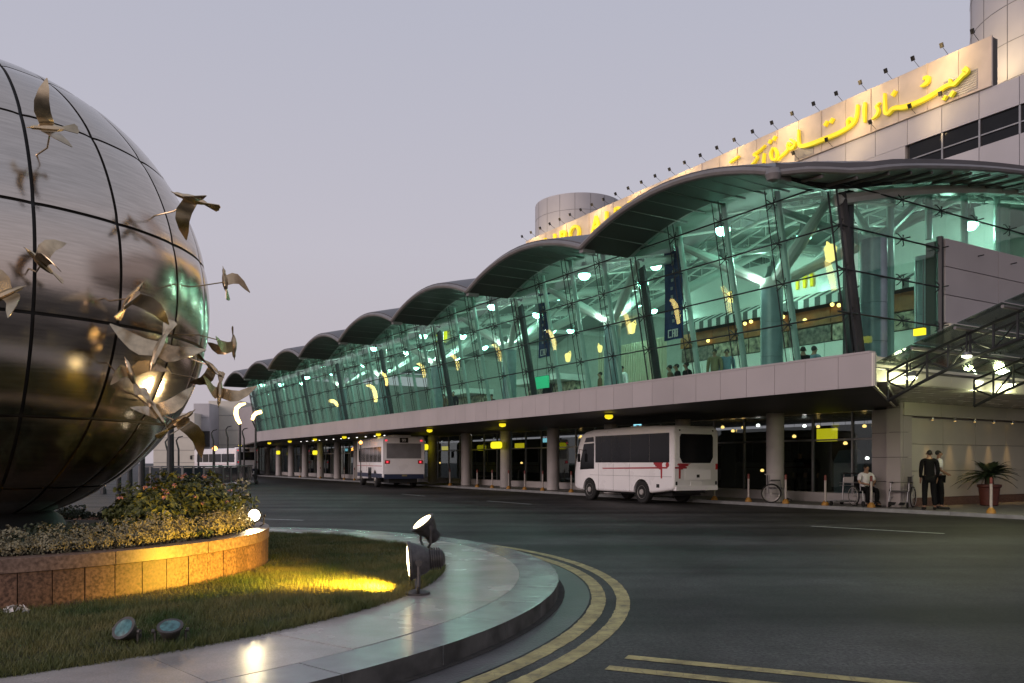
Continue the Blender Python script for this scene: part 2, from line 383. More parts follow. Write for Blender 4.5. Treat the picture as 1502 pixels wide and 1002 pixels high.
stripe((6.77, 18.17), (8.76, 16.27), .12, M['white_line'], 'white lane dash on the asphalt in front of the two men')
stripe((-.92, 29.97), (.67, 27.6), .12, M['white_line'], 'white lane dash on the asphalt behind the white minibus')
stripe((-5.0, 36.5), (-3.7, 34.2), .12, M['white_line'], 'white lane dash on the asphalt behind the city bus')
stripe((-6.6, 20.6), (-5.2, 20.0), .10, M['white_line'], 'short white dash on the road beyond the planter lamp')

isl = thing('island_pavement', 'round polished stone pavement ring with grey kerb stones', 'pavement'); isl['kind'] = 'structure'
core = MB().lathe([(6.55, .0), (6.55, .12)], 96, IC).build('base', M['dirt'], isl)
NK = 46
for k in range(NK):
    a0, a1 = 2 * math.pi * k / NK, 2 * math.pi * (k + 1) / NK
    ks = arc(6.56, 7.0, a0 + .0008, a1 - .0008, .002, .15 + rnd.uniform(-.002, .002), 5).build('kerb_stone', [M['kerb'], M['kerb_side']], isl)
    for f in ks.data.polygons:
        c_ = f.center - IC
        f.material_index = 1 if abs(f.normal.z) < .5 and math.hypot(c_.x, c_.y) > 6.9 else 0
NS = 38
for k in range(NS):
    a0, a1 = 2 * math.pi * (k + .3) / NS, 2 * math.pi * (k + 1.3) / NS
    arc(5.62, 6.556, a0 + .0006, a1 - .0006, .125, .152 + rnd.uniform(-.0015, .0015), 6).build('paving_slab', M['marble'], isl)
# lawn
PC = Vector((-6.2, 9.4, 0)); PR = 3.2
def lawn_h(x, y):
    r = math.hypot(x - IC.x, y - IC.y)
    k = max(0, min(1, (5.66 - r) / .35))
    return .155 + .035 * k + .012 * math.sin(x * 2.1) * math.cos(y * 1.7)
lw = MB().sheet(lambda u, v: (lambda r, a: (IC.x + r * math.cos(a), IC.y + r * math.sin(a), lawn_h(IC.x + r * math.cos(a), IC.y + r * math.sin(a))))(2.5 + 3.14 * u, 2 * math.pi * v), 14, 110).build('lawn', M['turf'])
tag(lw, 'ring of lawn ground between planter and stone pavement', 'lawn', kind='structure')
gm = MB()
gv, gf = [], []
def blades(n, rmin, rmax, a0, a1, hs, ws):
    for _ in range(n):
        a = rnd.uniform(a0, a1); r = math.sqrt(rnd.uniform(rmin ** 2, rmax ** 2))
        x, y = IC.x + r * math.cos(a), IC.y + r * math.sin(a)
        if math.hypot(x - PC.x, y - PC.y) < PR + .02: continue
        pn = math.sin(x * 3.1 + 1) * math.sin(y * 2.7) + math.sin(x * 7.7) * math.sin(y * 6.1) * .5
        h = rnd.uniform(*hs) * (1 + .25 * pn); b = rnd.uniform(0, 6.283); w = rnd.uniform(.6, 1) * ws
        lx, ly = rnd.gauss(0, h * .45), rnd.gauss(0, h * .45); z = lawn_h(x, y) - .004
        i = len(gv)
        gv.extend([(x - w * math.cos(b), y - w * math.sin(b), z), (x + w * math.cos(b), y + w * math.sin(b), z), (x + lx, y + ly, z + h)])
        gf.append((i, i + 1, i + 2))
blades(105000, 3.0, 5.64, R(-100), R(5), (.03, .065), .0035)
blades(50000, 3.0, 5.64, R(0), R(85), (.03, .06), .005)
blades(16000, 5.50, 5.67, R(-110), R(60), (.05, .10), .004)
me = bpy.data.meshes.new('grass'); me.from_pydata(gv, [], gf); me.materials.append(M['blade'])
tag(ob('grass', me), 'short green and straw-coloured grass on the round island', 'grass', kind='stuff')

# ------------------------------------------------------------------ pavement in front of the terminal
def kerb_D(t):
    pts = [(-40, 23), (0, 22), (12, 21.5), (15.5, 21.2), (18.7, 20.8), (24, 20.6), (110, 20.6)]
    for (a, x), (b, y) in zip(pts, pts[1:]):
        if a <= t <= b: return x + (y - x) * (t - a) / (b - a)
    return 20.6
sw = thing('pavement', 'low grey pavement with a kerb along the terminal front', 'pavement'); sw['kind'] = 'structure'
tt = [-20 + 2.5 * i for i in range(47)]
for a, b in zip(tt, tt[1:]):
    m = MB()
    P = [fw(a + .005, kerb_D(a), 0), fw(b - .005, kerb_D(b), 0), fw(b - .005, kerb_D(b) + .16, 0), fw(a + .005, kerb_D(a) + .16, 0)]
    m.prism([p + Vector((0, 0, .002)) for p in P], (0, 0, .103)).build('kerb_stone', M['kerb'], sw)
    P = [fw(a, kerb_D(a) + .162, .002), fw(b, kerb_D(b) + .162, .002), fw(b, 36 if a < 13 else 23.6, .002), fw(a, 36 if a < 13 else 23.6, .002)]
    MB().prism(P, (0, 0, .098)).build('paving_slab', M['pave'], sw)

# ------------------------------------------------------------------ terminal building
B = thing('terminal_building', 'long airport terminal with wavy roof, leaning green glass hall and clad fascia', 'building', rz=ROT)
def L(t, D, z): return (-t, D, z)
T0, BAY, NB = 11.45, 6.78, 8
TE = T0 + BAY * NB                     # far end of the hall
DF, ZS, ZF, ZFL = 15.7, 3.1, 3.82, 3.32
TL = 96.0                              # far end of the ground floor
DR = 13.3                              # roof edge line
def prof(d): return 7.43 + .25 * d - .0085 * d * d
def profU(d):
    e = max(0, d - 2.0)
    return 7.43 + .27 * e - .0095 * e * e
def roof_z(t, D):
    s = ((t - T0) / BAY) % 1.0
    if t < T0: s = 0
    return profU(D - DR) + .68 * (1 - (2 * s - 1) ** 2)
def gD(z): return 15.85 - (z - ZF) * .19
# fascia: individual cladding panels on a dark backing
MB().bb(L(TE, DF + .06, ZS + .02), L(11.15, DF + .5, ZF - .02)).build('fascia_core', M['clad_dark'], B)
NP = 61; pw = (TE - 10.8) / NP
pm = MB().bb((-pw / 2 + .005, -.03, 0), (pw / 2 - .005, .05, ZF - ZS)).mesh('panel', M['clad'])
for k in range(NP): ob('panel', pm, B, (-(10.8 + pw * (k + .5)), DF, ZS))
MB().bb(L(TE, DF - .04, ZF + .002), L(10.9, DF + .16, ZF + .05)).build('ledge', M['clad'], B)
# slab end (oblique cut back to the corner pillar)
E1, E2 = Vector(L(10.79, DF - .03, 0)), Vector(L(15.0, 22.9, 0))
ed = (E2 - E1); en = Vector((-ed.y, ed.x, 0)).normalized() * -1
for k in range(5):
    a, b = E1 + ed * (k / 5 + .002), E1 + ed * ((k + 1) / 5 - .002)
    MB().prism([a + Vector((0, 0, ZS)), b + Vector((0, 0, ZS)), b + Vector((0, 0, ZF)), a + Vector((0, 0, ZF))], -en * .06).build('panel', M['clad_cream'], B)
# soffit and floor slab
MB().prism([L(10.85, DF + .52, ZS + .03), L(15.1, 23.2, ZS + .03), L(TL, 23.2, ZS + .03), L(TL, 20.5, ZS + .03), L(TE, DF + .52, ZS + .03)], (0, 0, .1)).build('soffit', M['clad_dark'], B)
MB().prism([L(11.25, DF + .52, ZS + .14), L(11.2, 31, ZS + .14), L(TE, 31, ZS + .14), L(TE, DF + .52, ZS + .14)], (0, 0, ZFL - ZS - .14)).build('hall_floor', M['inner_floor'], B)
# ground floor columns
CD = 22.0
cm = MB().lathe([(.31, 0), (.31, .18), (.295, .19), (.295, .98), (.28, .985), (.28, 1.0), (.295, 1.005), (.295, 1.83), (.28, 1.835), (.28, 1.85), (.295, 1.855), (.295, 2.63), (.28, 2.635), (.28, 2.65), (.295, 2.655), (.295, ZS - .1 + .028)], 20).mesh('column', M['concrete'])
tcol = px_t(1137, CD)
SPC = .206 * CD
for k in range(18):
    t = tcol + SPC * k
    if t < TL: ob('column', cm, B, L(t, CD, .1))
# ground floor glazing
DG = 23.25
MB().bb(L(TL, DG - .08, .1), L(15.25, DG + .15, .42)).build('base_wall', M['concrete'], B)
nlow = 52; lw_ = (TL - 15.25) / nlow
p1 = MB().bb((-lw_ / 2 + .03, -.006, 0), (lw_ / 2 - .03, .006, 1.72)).mesh('pane', M['glass_low'])
p2 = MB().bb((-lw_ / 2 + .03, -.006, 0), (lw_ / 2 - .03, .006, .86)).mesh('pane', M['glass_low'])
mm = MB().bb((-.03, -.05, 0), (.03, .05, ZS - .42)).mesh('mullion', M['grey_metal'])
for k in range(nlow + 1):
    t = 15.25 + lw_ * k
    ob('mullion', mm, B, L(t, DG, .42))
    if k < nlow:
        ob('pane', p1, B, L(t + lw_ / 2, DG, .45)); ob('pane', p2, B, L(t + lw_ / 2, DG, 2.24))
MB().bb(L(TL, DG - .045, 2.175), L(15.25, DG + .045, 2.235)).build('transom', M['grey_metal'], B)
# ground floor room
MB().bb(L(TL, 23.4, .1), L(15.3, 31, .13)).build('lobby_floor', M['inner_floor'], B)
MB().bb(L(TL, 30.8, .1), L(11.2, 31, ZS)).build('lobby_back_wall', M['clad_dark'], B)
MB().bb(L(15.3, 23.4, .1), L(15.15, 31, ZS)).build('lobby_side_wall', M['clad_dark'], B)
# corner pillar and side wall of the ground floor
def clad_wall(p, q, z0, zs, n, m, depth=.1, gap=.008, parent=None):
    p, q = Vector(p), Vector(q); d = (q - p); nn = Vector((-d.y, d.x, 0)).normalized()
    for k in range(n):
        a, b = p + d * (k / n), p + d * ((k + 1) / n); e_ = d.normalized() * gap
        z = z0
        for h in zs:
            MB().prism([a + e_ + Vector((0, 0, z + gap)), b - e_ + Vector((0, 0, z + gap)), b - e_ + Vector((0, 0, z + h - gap)), a + e_ + Vector((0, 0, z + h - gap))], nn * depth).build('panel', m, parent)
            z += h
PT, PD = 14.45, 22.2
clad_wall(L(15.7, PD + .45, 0), L(PT + .02, PD + .45, 0), .1, [.75, .75, .75, .73], 1, M['clad'], .12, parent=B)
MB().bb(L(15.7, PD + .58, .1), L(PT + .5, PD + 1.0, ZS + .02)).build('wall_core', M['clad_dark'], B)
clad_wall(L(PT + .45, PD, 0), L(PT - .02, PD, 0), .1, [.75, .75, .75, .73, .5], 1, M['clad'], .12, parent=B)
MB().bb(L(PT + .44, PD + .13, .1), L(PT + .12, PD + .54, ZS + .45)).build('pillar_core', M['clad_dark'], B)
clad_wall(L(PT - .02, PD + .125, 0), L(PT - .02, PD + .56, 0), .1, [.75, .75, .75, .49], 1, M['clad'], .12, parent=B)
# side wall along v (to the right), lower face recessed under a lit ledge
WX = PT - .05
clad_wall(L(WX + .16, PD + .56, 0), L(WX + .16, PD + 15.2, 0), .36, [.82, .82, .80], 8, M['clad_cream'], .1, parent=B)
clad_wall(L(WX, PD + .135, 0), L(WX, PD + 15.2, 0), 2.84, [.74], 8, M['clad_cream'], .15, parent=B)
MB().bb(L(WX + .18, PD + .56, .1), L(WX + .14, PD + 15.2, .36)).build('plinth', M['granite'], B)
MB().bb(L(WX + .3, PD + .6, .1), L(WX + .62, PD + 15.2, 3.4)).build('wall_core', M['concrete'], B)
for k in range(5):
    q = L(WX - .08, 0, 0)
    xk = [1367, 1400, 1429, 1457, 1484][k]
    rr = (xk - CX) / F_PX; D = WX * (SN + CS * rr) / (CS - SN * rr)
    w = thing('wall_light', 'small warm spotlight under the ledge of the cream side wall', 'light', fw(WX - .02, D, 2.80), ROT, 'small spotlights under the wall ledge')
    MB().lathe([(.03, .03), (.045, .02), (.05, -.06), (.044, -.06)], 12).build('housing', M['grey_metal'], w)
    MB().lathe([(.042, -.064), (.001, -.066)], 12).build('lens', M['warm_lamp'], w)
    spot('lamp', (.0, 0, -.10), (.10, 0, -1.6), (1, .60, .22), 70, 40, .8, .03, w)

# glass hall: mullions, rails, panes, fittings
NC = NB * 4; cw = BAY / 4
RAILS = [ZF + .06, 4.76, 5.71, 6.66, 7.58]
gl = {}
rowm = []
for i in range(4):
    z0, z1 = RAILS[i] + .012, RAILS[i + 1] - .012
    m = MB().prism([(-cw / 2 + .012, gD(z0), z0), (cw / 2 - .012, gD(z0), z0), (cw / 2 - .012, gD(z1), z1), (-cw / 2 + .012, gD(z1), z1)], (0, .012, 0))
    rowm.append(m.mesh('pane', M['glass'], smooth=False))
def top_z(t):
    z = 8.0
    for _ in range(6): z = roof_z(t, gD(z)) - .02
    return z
topm = []
for j in range(4):
    a = T0 + cw * j
    pts = []
    for i in range(7):
        t = a + .012 + (cw - .024) * i / 6; z = top_z(max(t, T0 + .001)); pts.append((t, z))
    poly = [(-(t - a - cw / 2), gD(z), z) for t, z in pts]
    z0 = RAILS[4] + .012
    poly = [(cw / 2 - .012, gD(z0), z0)] + poly + [(-cw / 2 + .012, gD(z0), z0)]
    topm.append(MB().prism(poly, (0, .012, 0)).mesh('pane', M['glass'], smooth=False))
fit = MB()
for sx in (-1, 1):
    for sz in (-1, 1): fit.tube([(0, .06, 0), (sx * .11, .02, sz * .11), (sx * .13, -.02, sz * .13)], .013, 5)
fit.tube([(0, .0, 0), (0, .25, 0)], .016, 5)
fitm = fit.mesh('spider_fitting', M['dark_steel'])
for c in range(NC + 1):
    t = T0 + cw * c
    strong = c % 4 == 0
    zt = top_z(min(t, TE - .001) if c else T0 + .001)
    off = .26
    m = MB()
    if strong:
        m.tube([L(t, gD(ZF) + off, ZF), L(t, gD(zt) + off, zt)], .115, 10)
        m.build('mullion', M['dark_steel'] if c else M['dark_steel'], B)
    else:
        m.tube([L(t, gD(ZF) + off, ZF), L(t, gD(zt) + off, zt)], .075, 8).build('mullion', M['teal_steel'], B)
    for dt_ in (-.11, .11): MB().tube([L(t + dt_, gD(ZF) - .035, ZF + .03), L(t + dt_, gD(zt) - .035, zt)], .013 if not strong else .022, 5).build('cable', M['dark_steel'], B)
    if c < NC:
        for i in range(4): ob('pane', rowm[i], B, L(t + cw / 2, 0, 0))
        ob('pane', topm[c % 4], B, L(t + cw / 2, 0, 0))
    for z in RAILS[1:]:
        if z < zt: ob('spider_fitting', fitm, B, L(t, gD(z), z))
for z in RAILS[1:]:
    MB().tube([L(TE, gD(z) - .03, z), L(T0, gD(z) - .03, z)], .02, 6).build('rail', M['dark_steel'], B)
# return face of the glass hall (towards the entrance canopy)
TR = T0 - .06
DW = 19.0
for c in range(9):
    D = 15.95 + 1.55 * c
    z0 = ZF if D < DW else 6.95
    zt = roof_z(T0, D) - .02
    MB().tube([L(TR + .25, D, z0), L(TR + .25, D, zt)], .085 if c else .12, 8).build('mullion', M['teal_steel'] if c else M['dark_steel'], B)
    if c == 8: break
    D1 = D + 1.55
    for i in range(5):
        a = RAILS[i] + .012; b = (RAILS[i + 1] if i < 4 else None)
        if D1 > DW + .3 and i < 3: continue
        if D1 > DW + .3 and i == 3: a = 6.97
        if b is None: poly = [L(TR, D + .01, a), L(TR, D1 - .01, a), L(TR, D1 - .01, roof_z(T0, D1) - .02), L(TR, D + .01, roof_z(T0, D) - .02)]
        else: poly = [L(TR, D + .01, a), L(TR, D1 - .01, a), L(TR, D1 - .01, b - .012), L(TR, D + .01, b - .012)]
        MB().prism(poly, (-.012, 0, 0)).build('pane', M['glass'], B, smooth=False)
        if i: ob('spider_fitting', fitm, B, L(TR, D1, RAILS[i]), (0, 0, R(-90)))
for z in RAILS[1:]:
    MB().tube([L(TR - .03, 15.2, z), L(TR - .03, DW + .1 if z < 6.9 else 28, z)], .02, 6).build('rail', M['dark_steel'], B)
# clad block beside the return glass
for k in range(4):
    for i in range(3):
        a, b = DW + .16 + 2.4 * k, DW + .16 + 2.4 * (k + 1)
        z0, z1 = 4.85 + .69 * i, 4.85 + .69 * (i + 1)
        MB().bb(L(TR - .1, a + .01, z0 + .01), L(TR + .05, b - .01, z1 - .01)).build('panel', M['clad'], B)
MB().bb(L(TR + .06, DW + .17, 4.86), L(TR + .4, DW + 10, 6.9)).build('block_core', M['clad_dark'], B)
MB().tube([L(TR - .02, DW + .07, ZF), L(TR - .02, DW + .07, 6.95)], .08, 6).build('edge_post', M['dark_steel'], B)
# lower return wall of hall level under the block (lit by the canopy lamps)
clad_wall(L(TR + .3, 17.2, 0), L(TR + .3, 32, 0), ZF + .02, [1.0], 9, M['clad_cream'], .1, parent=B) if False else None
for k in range(8):
    a, b = DW + .2 + 1.5 * k, DW + .2 + 1.5 * (k + 1)
    if k < 2: MB().bb(L(TR - .22, 16.25 + 1.48 * k + .01, ZS + .16), L(TR - .12, 16.25 + 1.48 * (k + 1) - .01, ZF)).build('panel', M['clad_cream'], B)
    MB().bb(L(TR - .22, a + .01, ZS + .16), L(TR + .3, b - .01, 4.83)).build('panel', M['clad_cream'], B)

# roof vaults, rims, ribs, inner steelwork
DB = 31.2
for k in range(NB):
    ta = T0 + BAY * k
    def fn(u, v, ta=ta):
        D = DR + (DB - DR) * v; t = ta + BAY * u
        return L(t, D, prof(D - DR) + .68 * (1 - (2 * u - 1) ** 2))
    def fn(u, v, ta=ta):
        D = DR + (DB - DR) * v; t = ta + BAY * u
        return L(t, D, profU(D - DR) + .68 * (1 - (2 * u - 1) ** 2))
    def ft(u, v, ta=ta):
        D = DR + (DB - DR) * v; t = ta + BAY * u
        return L(t, D, prof(D - DR) + .16 + .68 * (1 - (2 * u - 1) ** 2))
    vm = MB(); vm.sheet(fn, 14, 20, 0); vm.sheet(ft, 14, 20, 1)
    for q in range(14):
        for v in (0, 1): vm.add([fn(q / 14, v), fn((q + 1) / 14, v), ft((q + 1) / 14, v), ft(q / 14, v)], [(0, 1, 2, 3)], 1)
    for q in range(20):
        for u in (0, 1): vm.add([fn(u, q / 20), fn(u, (q + 1) / 20), ft(u, (q + 1) / 20), ft(u, q / 20)], [(0, 1, 2, 3)], 1)
    vz = vm.build('roof_vault', [M['under'], M['roof']], B)
    edge = [Vector(fn(i / 16, 0)) for i in range(17)]
    MB().tube([p + Vector((0, -.02, .03)) for p in edge], .085, 8).build('roof_rim', M['rim'], B)
    MB().tube([p + Vector((0, .42, .02)) for p in edge], .05, 6).build('roof_rim', M['dark_steel'], B)
    for i in range(1, 10):
        u = i / 10
        MB().tube([Vector(fn(u, 0)) + Vector((0, 0, -.03)), Vector(fn(u, .115)) + Vector((0, 0, -.06))], .03, 5).build('rib', M['rim'], vz)
    MB().slab(lambda u, v: Vector(fn(u, v * .092)) + Vector((0, 0, -.05)), (0, 0, .035), 14, 1).build('eave_shade', M['clad_dark'], vz)  # dark sheet whose colour holds the shade under the eave
    MB().bb(Vector(edge[0]) + Vector((-.09, -.02, -.12)), Vector(edge[0]) + Vector((.09, .4, .1))).build('valley_bracket', M['rim'], B)
    # steelwork under the vault
    for D in (17.4, 19.2, 21.2, 23.2, 25.2):
        v = (D - DR) / (DB - DR)
        lo = [Vector(fn(i / 10, v)) + Vector((0, 0, -.5)) for i in range(11)]
        hi = [Vector(fn(i / 10, v)) + Vector((0, 0, -.12)) for i in range(11)]
        m = MB(); m.tube(lo, .045, 6).tube(hi, .035, 5)
        for i in range(10): m.tube([lo[i], hi[i + 1]], .02, 4).tube([hi[i], lo[i]], .02, 4)
        m.build('truss', M['white_steel'], B)
    for u in (.25, .5, .75):
        m = MB(); m.tube([Vector(fn(u, .12 + .06 * i)) + Vector((0, 0, -.3)) for i in range(11)], .035, 5).build('purlin', M['white_steel'], B)
for k in range(NB + 1):
    t = T0 + BAY * k + (.02 if k == 0 else 0)
    pts = [L(t, D, profU(D - DR) - .2) for D in (15.3, 17, 19, 21, 23, 25, 28, 31)]
    MB().tube(pts, .13, 8).build('rafter', M['white_steel'], B)
# end overhang of the roof over the return face
def fe(u, v):
    D = DR + (DB - DR) * v; t = T0 - .02 - 1.05 * u * min(1, (D - DR) / 2.4) ** .55
    return Vector(L(t, D, prof(D - DR) - .30 * min(1, (D - DR) / 1.5) - .05 * u))
vz = MB().slab(fe, (0, 0, .24), 3, 30, 0, 1).build('roof_vault', [M['under'], M['roof']], B)
MB().tube([fe(1, i / 40) + Vector((0.02, 0, .06)) for i in range(41)], .075, 8).build('roof_rim', M['rim'], B)
for i in range(1, 22):
    v = i / 23
    MB().tube([fe(.06, v) + Vector((0, 0, -.05)), fe(.96, v) + Vector((0, 0, -.05))], .04, 5).build('rib', M['rim'], vz)
MB().lathe([(.02, -.16), (.13, -.12), (.17, 0), (.13, .12), (.02, .16)], 10, Vector(L(T0, DR - .05, prof(0) - .02))).build('rim_node', M['rim'], B)
# walls enclosing the hall
MB().bb(L(TE, 30.8, ZFL), L(T0 - .2, 31, 10.6)).build('hall_back_wall', M['inner_wall'], B)
MB().bb(L(TE + .15, gD(ZF) - .1, ZS + .02), L(TE + .02, 31, 8.2)).build('end_wall', M['clad'], B)
MB().bb(L(TL + .15, DG, .1), L(TL + .02, 31, 8.2)).build('end_wall', M['clad'], B)
MB().bb(L(TL, 21.0, ZS + .14), L(TE + .17, 31, 7.6)).build('far_wing', M['clad'], B)
MB().bb(L(T0 + .3, 26.4, ZFL), L(T0 + .1, 31, 6.9)).build('hall_side_wall', M['inner_wall'], B)

# tree columns inside the hall
TC = [px_t(1132, 16.95) + BAY * k for k in range(6)]
for t in TC:
    c = ob('tree_column', MB().lathe([(.29, 0), (.29, .9), (.28, .905), (.28, .92), (.29, .925), (.29, 1.8), (.28, 1.805), (.28, 1.82), (.29, 1.825), (.29, 2.72), (.27, 2.78), (.2, 2.95)], 20).mesh('tree_column', M['column_clad']), B, L(t, 16.95, ZFL))
    MB().lathe([(.30, 2.72), (.31, 2.76), (.27, 2.98), (.12, 3.05)], 16).build('capital', M['white_steel'], c)
    point('lamp', (.0, .42, 3.05), (.9, 1, .9), 34, .08, c); point('lamp', (-.25, -.38, 3.05), (.9, 1, .9), 18, .08, c)
    for sx, D2 in ((-2.5, 16.0), (2.5, 16.0), (-2.9, 21.2), (2.9, 21.2)):
        zt = roof_z(t + sx, D2) - .3 - ZFL
        MB().tube([(0, 0, 2.8), (-sx * .5, (D2 - 16.95) * .5, 2.8 + (zt - 2.8) * .5), (-sx, D2 - 16.95, zt)], [.12, .17, .08], 10).build('strut', M['white_steel'], c)
for xk, D, w in ((1287, 16.9, .30), (1362, 17.6, .24)):
    t = px_t(xk, D) if xk == 1287 else TR + .45
    if xk == 1362:
        rr = (xk - CX) / F_PX; D = t * (SN + CS * rr) / (CS - SN * rr)
    c = ob('tree_column', MB().lathe([(w, 0), (w, .9), (w - .01, .905), (w - .01, .92), (w, .925), (w, 1.8), (w - .01, 1.805), (w - .01, 1.82), (w, 1.825), (w, 3.3)], 20).mesh('tree_column', M['column_clad']), B, L(t + .1, D, ZFL))
    if xk == 1287:
        for sx, D2 in ((2.4, 16.0), (.3, 19.5), (2.9, 20.0)):
            MB().tube([(0, 0, 3.2), (-sx, D2 - D, roof_z(t + sx, D2) - .3 - ZFL)], [.13, .08], 8).build('strut', M['teal_steel'], c)

# ------------------------------------------------------------------ things inside the hall
# high-bay lamps (lit)
HB = [(1060, 311, 15.4), (857, 383, 15.4), (962, 379, 18.5), (1057, 379, 18.0), (722, 432, 15.4), (817, 426, 18.5), (549, 495, 15.2), (621, 470, 16.5), (450, 531, 15.2), (412, 541, 15.2), (385, 556, 15.2), (475, 538, 17), (1130, 410, 19.5)]
hb_body = MB().lathe([(.03, .42), (.09, .40), (.11, .22), (.2, .05), (.21, 0), (.18, .01)], 14).mesh('housing', M['grey_metal'])
hb_face = MB().lathe([(.001, .02), (.19, .02), (.2, -.06), (.12, -.16), (.001, -.19)], 14).mesh('lens', M['mint_lamp'])
hb_rod = MB().tube([(0, 0, .4), (0, 0, 1.1)], .015, 5).mesh('rod', M['white_steel'])
for x, y, D in HB:
    t = px_t(x, D + .6); p = fw(t, D + .6); zz = EYE + (HY - y) / F_PX * p.y
    zz = min(zz, roof_z(t, D + .6) - .55)
    h = thing('high_bay_lamp', 'round mint-white high-bay lamp glowing under the hall roof', 'lamp', (p.x, p.y, zz), 0, 'high-bay lamps under the hall roof')
    ob('housing', hb_body, h); ob('lens', hb_face, h)
    rodh = max(.1, roof_z(t, D + .6) - zz - .4)
    ob('rod', hb_rod, h, (0, 0, .4 - .4 * (rodh / .7)), scale=(1, 1, rodh / .7))
for k in range(NB):
    for dt, D, W in ((.5, 18.4, 110), (.12, 22.0, 90), (.62, 25.5, 110)):
        tl = T0 + BAY * (k + dt); zl = roof_z(tl, D) - 1.15
        h = thing('high_bay_lamp', 'round mint-white high-bay lamp glowing under the hall roof', 'lamp', fw(tl, D, zl), 0, 'high-bay lamps under the hall roof')
        ob('housing', hb_body, h); ob('lens', hb_face, h); ob('rod', hb_rod, h)
        point('lamp', (0, 0, -.25), (.66, 1, .84), W, .10, h)
# pendant lamps, the nearer ones added to stand in for reflections in the glass
def pendant(x, y, D, s, k):
    p = fw(px_t(x, D), D); z = EYE + (HY - y) / F_PX * p.y
    h = thing('lamp_reflection_pendant', 'small amber pendant in the hall, lamp and stand-in for glass reflections', 'lamp', (p.x, p.y, z), rnd.uniform(0, 6), 'amber pendants, lamps and reflection stand-ins in the hall')
    MB().lathe([(.02, .22), (.10, .2), (.15, .12), (.12, -.05), (.10, -.16), (.03, -.2)], 10).build('shade', M['pend'], h, scale=(s, s, s))
    MB().tube([(0, 0, .2 * s), (.12 * s, 0, .30 * s), (.16 * s, 0, .14 * s)], .022 * s, 6).build('bracket', M['pend'], h)
    MB().tube([(0, 0, .2 * s), (0, 0, roof_z(px_t(x, D), D) - z)], .008, 4).build('cord', M['dark_steel'], h)
for k, (x, y, D, s) in enumerate([(1218, 372, 17.4, 1.1), (1073, 436, 17.6, .8), (927, 482, 17.4, .9), (833, 525, 19, .9), (880, 512, 19, .7)]):
    pendant(x, y, D, s, k)
# banners
def banner(x, y0, y1, D, w, label):
    t = px_t(x, D); p = fw(t, D); z0 = EYE + (HY - y1) / F_PX * p.y; z1 = EYE + (HY - y0) / F_PX * p.y
    h = thing('hanging_banner', label, 'banner', (p.x, p.y, 0), ROT)
    MB().slab(lambda u, v: Vector((-w / 2 + w * u, .025 * math.sin(u * 9 + v * 4), z0 + (z1 - z0) * v)), (0, .008, 0), 10, 16).build('cloth', M['banner'], h)
    MB().tube([(-w / 2 - .05, 0, z1 + .02), (w / 2 + .05, 0, z1 + .02)], .02, 6).build('pole', M['grey_metal'], h)
    for s in (-1, 1): MB().tube([(s * w / 2, 0, z1 + .02), (s * w / 2, 0, roof_z(t, D))], .006, 4).build('cord', M['dark_steel'], h)
    m = MB(); cz = z0 + .18
    for a, b, c_, d in ((-.24, -.2, -.12, .12), (-.24, -.06, .09, .12), (-.24, -.06, -.12, -.09), (-.02, .02, -.12, .12), (-.02, .1, .09, .12), (.08, .12, -.12, .12), (-.02, .1, -.015, .015), (.15, .19, -.12, .12), (.15, .26, .09, .12), (.15, .26, -.12, -.09), (.23, .27, -.12, .12)):
        m.bb((a * w, -.045, cz + c_), (b * w, -.034, cz + d))
    m.build('emblem', M['white'], h)
    m = MB()
    for i in range(9): m.box((rnd.uniform(-.04, .04), -.04, z0 + .55 + i * (z1 - z0 - .9) / 9), (.05, .004, .045))
    m.build('lettering', M['grey_metal'], h)
banner(988, 346, 498, 16.6, .82, 'tall dark blue banner with white emblem hanging before the shops')
banner(798, 412, 524, 16.8, .78, 'tall dark blue banner hanging farther along the hall beside a tree column')

# shop front inside the hall
SD = 23.4
tA, tB = 12.2, 25.0
S = thing('shop_front', 'restaurant shop front with striped awning, menu boards and white tiled wall', 'shop', rz=ROT)
for i in range(11):
    for j in range(2):
        a, b = tA + (tB - tA) * i / 11, tA + (tB - tA) * (i + 1) / 11
        z0, z1 = ZFL + 1.12 * j, ZFL + 1.12 * (j + 1)
        MB().bb(L(a + .01, SD, z0 + .01), L(b - .01, SD + .06, z1 - .01)).build('tile', M['tile_white'], S)
MB().bb(L(tA, SD + .07, ZFL), L(tB, SD + .5, 6.9)).build('wall', M['clad_dark'], S)
for i in range(7):
    a, b = tA + (tB - tA) * i / 7, tA + (tB - tA) * (i + 1) / 7
    MB().bb(L(a + .03, SD - .05, 5.58), L(b - .03, SD + .02, 6.12)).build('menu_board', M['menu'] if i % 3 else M['menu_dark'], S)
    MB().bb(L(a + .01, SD - .10, 6.16), L(b - .01, SD + .02, 6.72)).build('wood_panel', M['orange_wood'], S)
sm_w = MB().prism([(-.11, -.75, 6.72), (.11, -.75, 6.72), (.11, -.75, 7.0), (.11, -.1, 7.36), (-.11, -.1, 7.36), (-.11, -.75, 7.0)][:0] or [(-.11, -.75, 6.70), (-.11, -.75, 6.98), (-.11, -.06, 7.3), (-.11, -.06, 7.26), (-.11, -.72, 6.94), (-.11, -.72, 6.70)], (.22, 0, 0))
stw, std = sm_w.mesh('stripe', M['white'], smooth=False), sm_w.mesh('stripe', M['awn_dark'], smooth=False)
for i in range(int((tB - tA) / .225)):
    ob('stripe', stw if i % 2 else std, S, L(tA + .12 + .225 * i, SD, 0))
MB().bb(L(tA, SD + .0, 7.32), L(tB, SD + .5, 8.8)).build('upper_wall', M['tile_white'], S)
def arches(w, h, r):
    m = MB()
    for s in (-1, 1):
        m.tube([(s * w * .25 + w * .25 * math.cos(a), 0, h * (max(0, math.sin(a)) ** .8)) for a in [math.pi * i / 14 for i in range(15)]], r, 6)
    return m
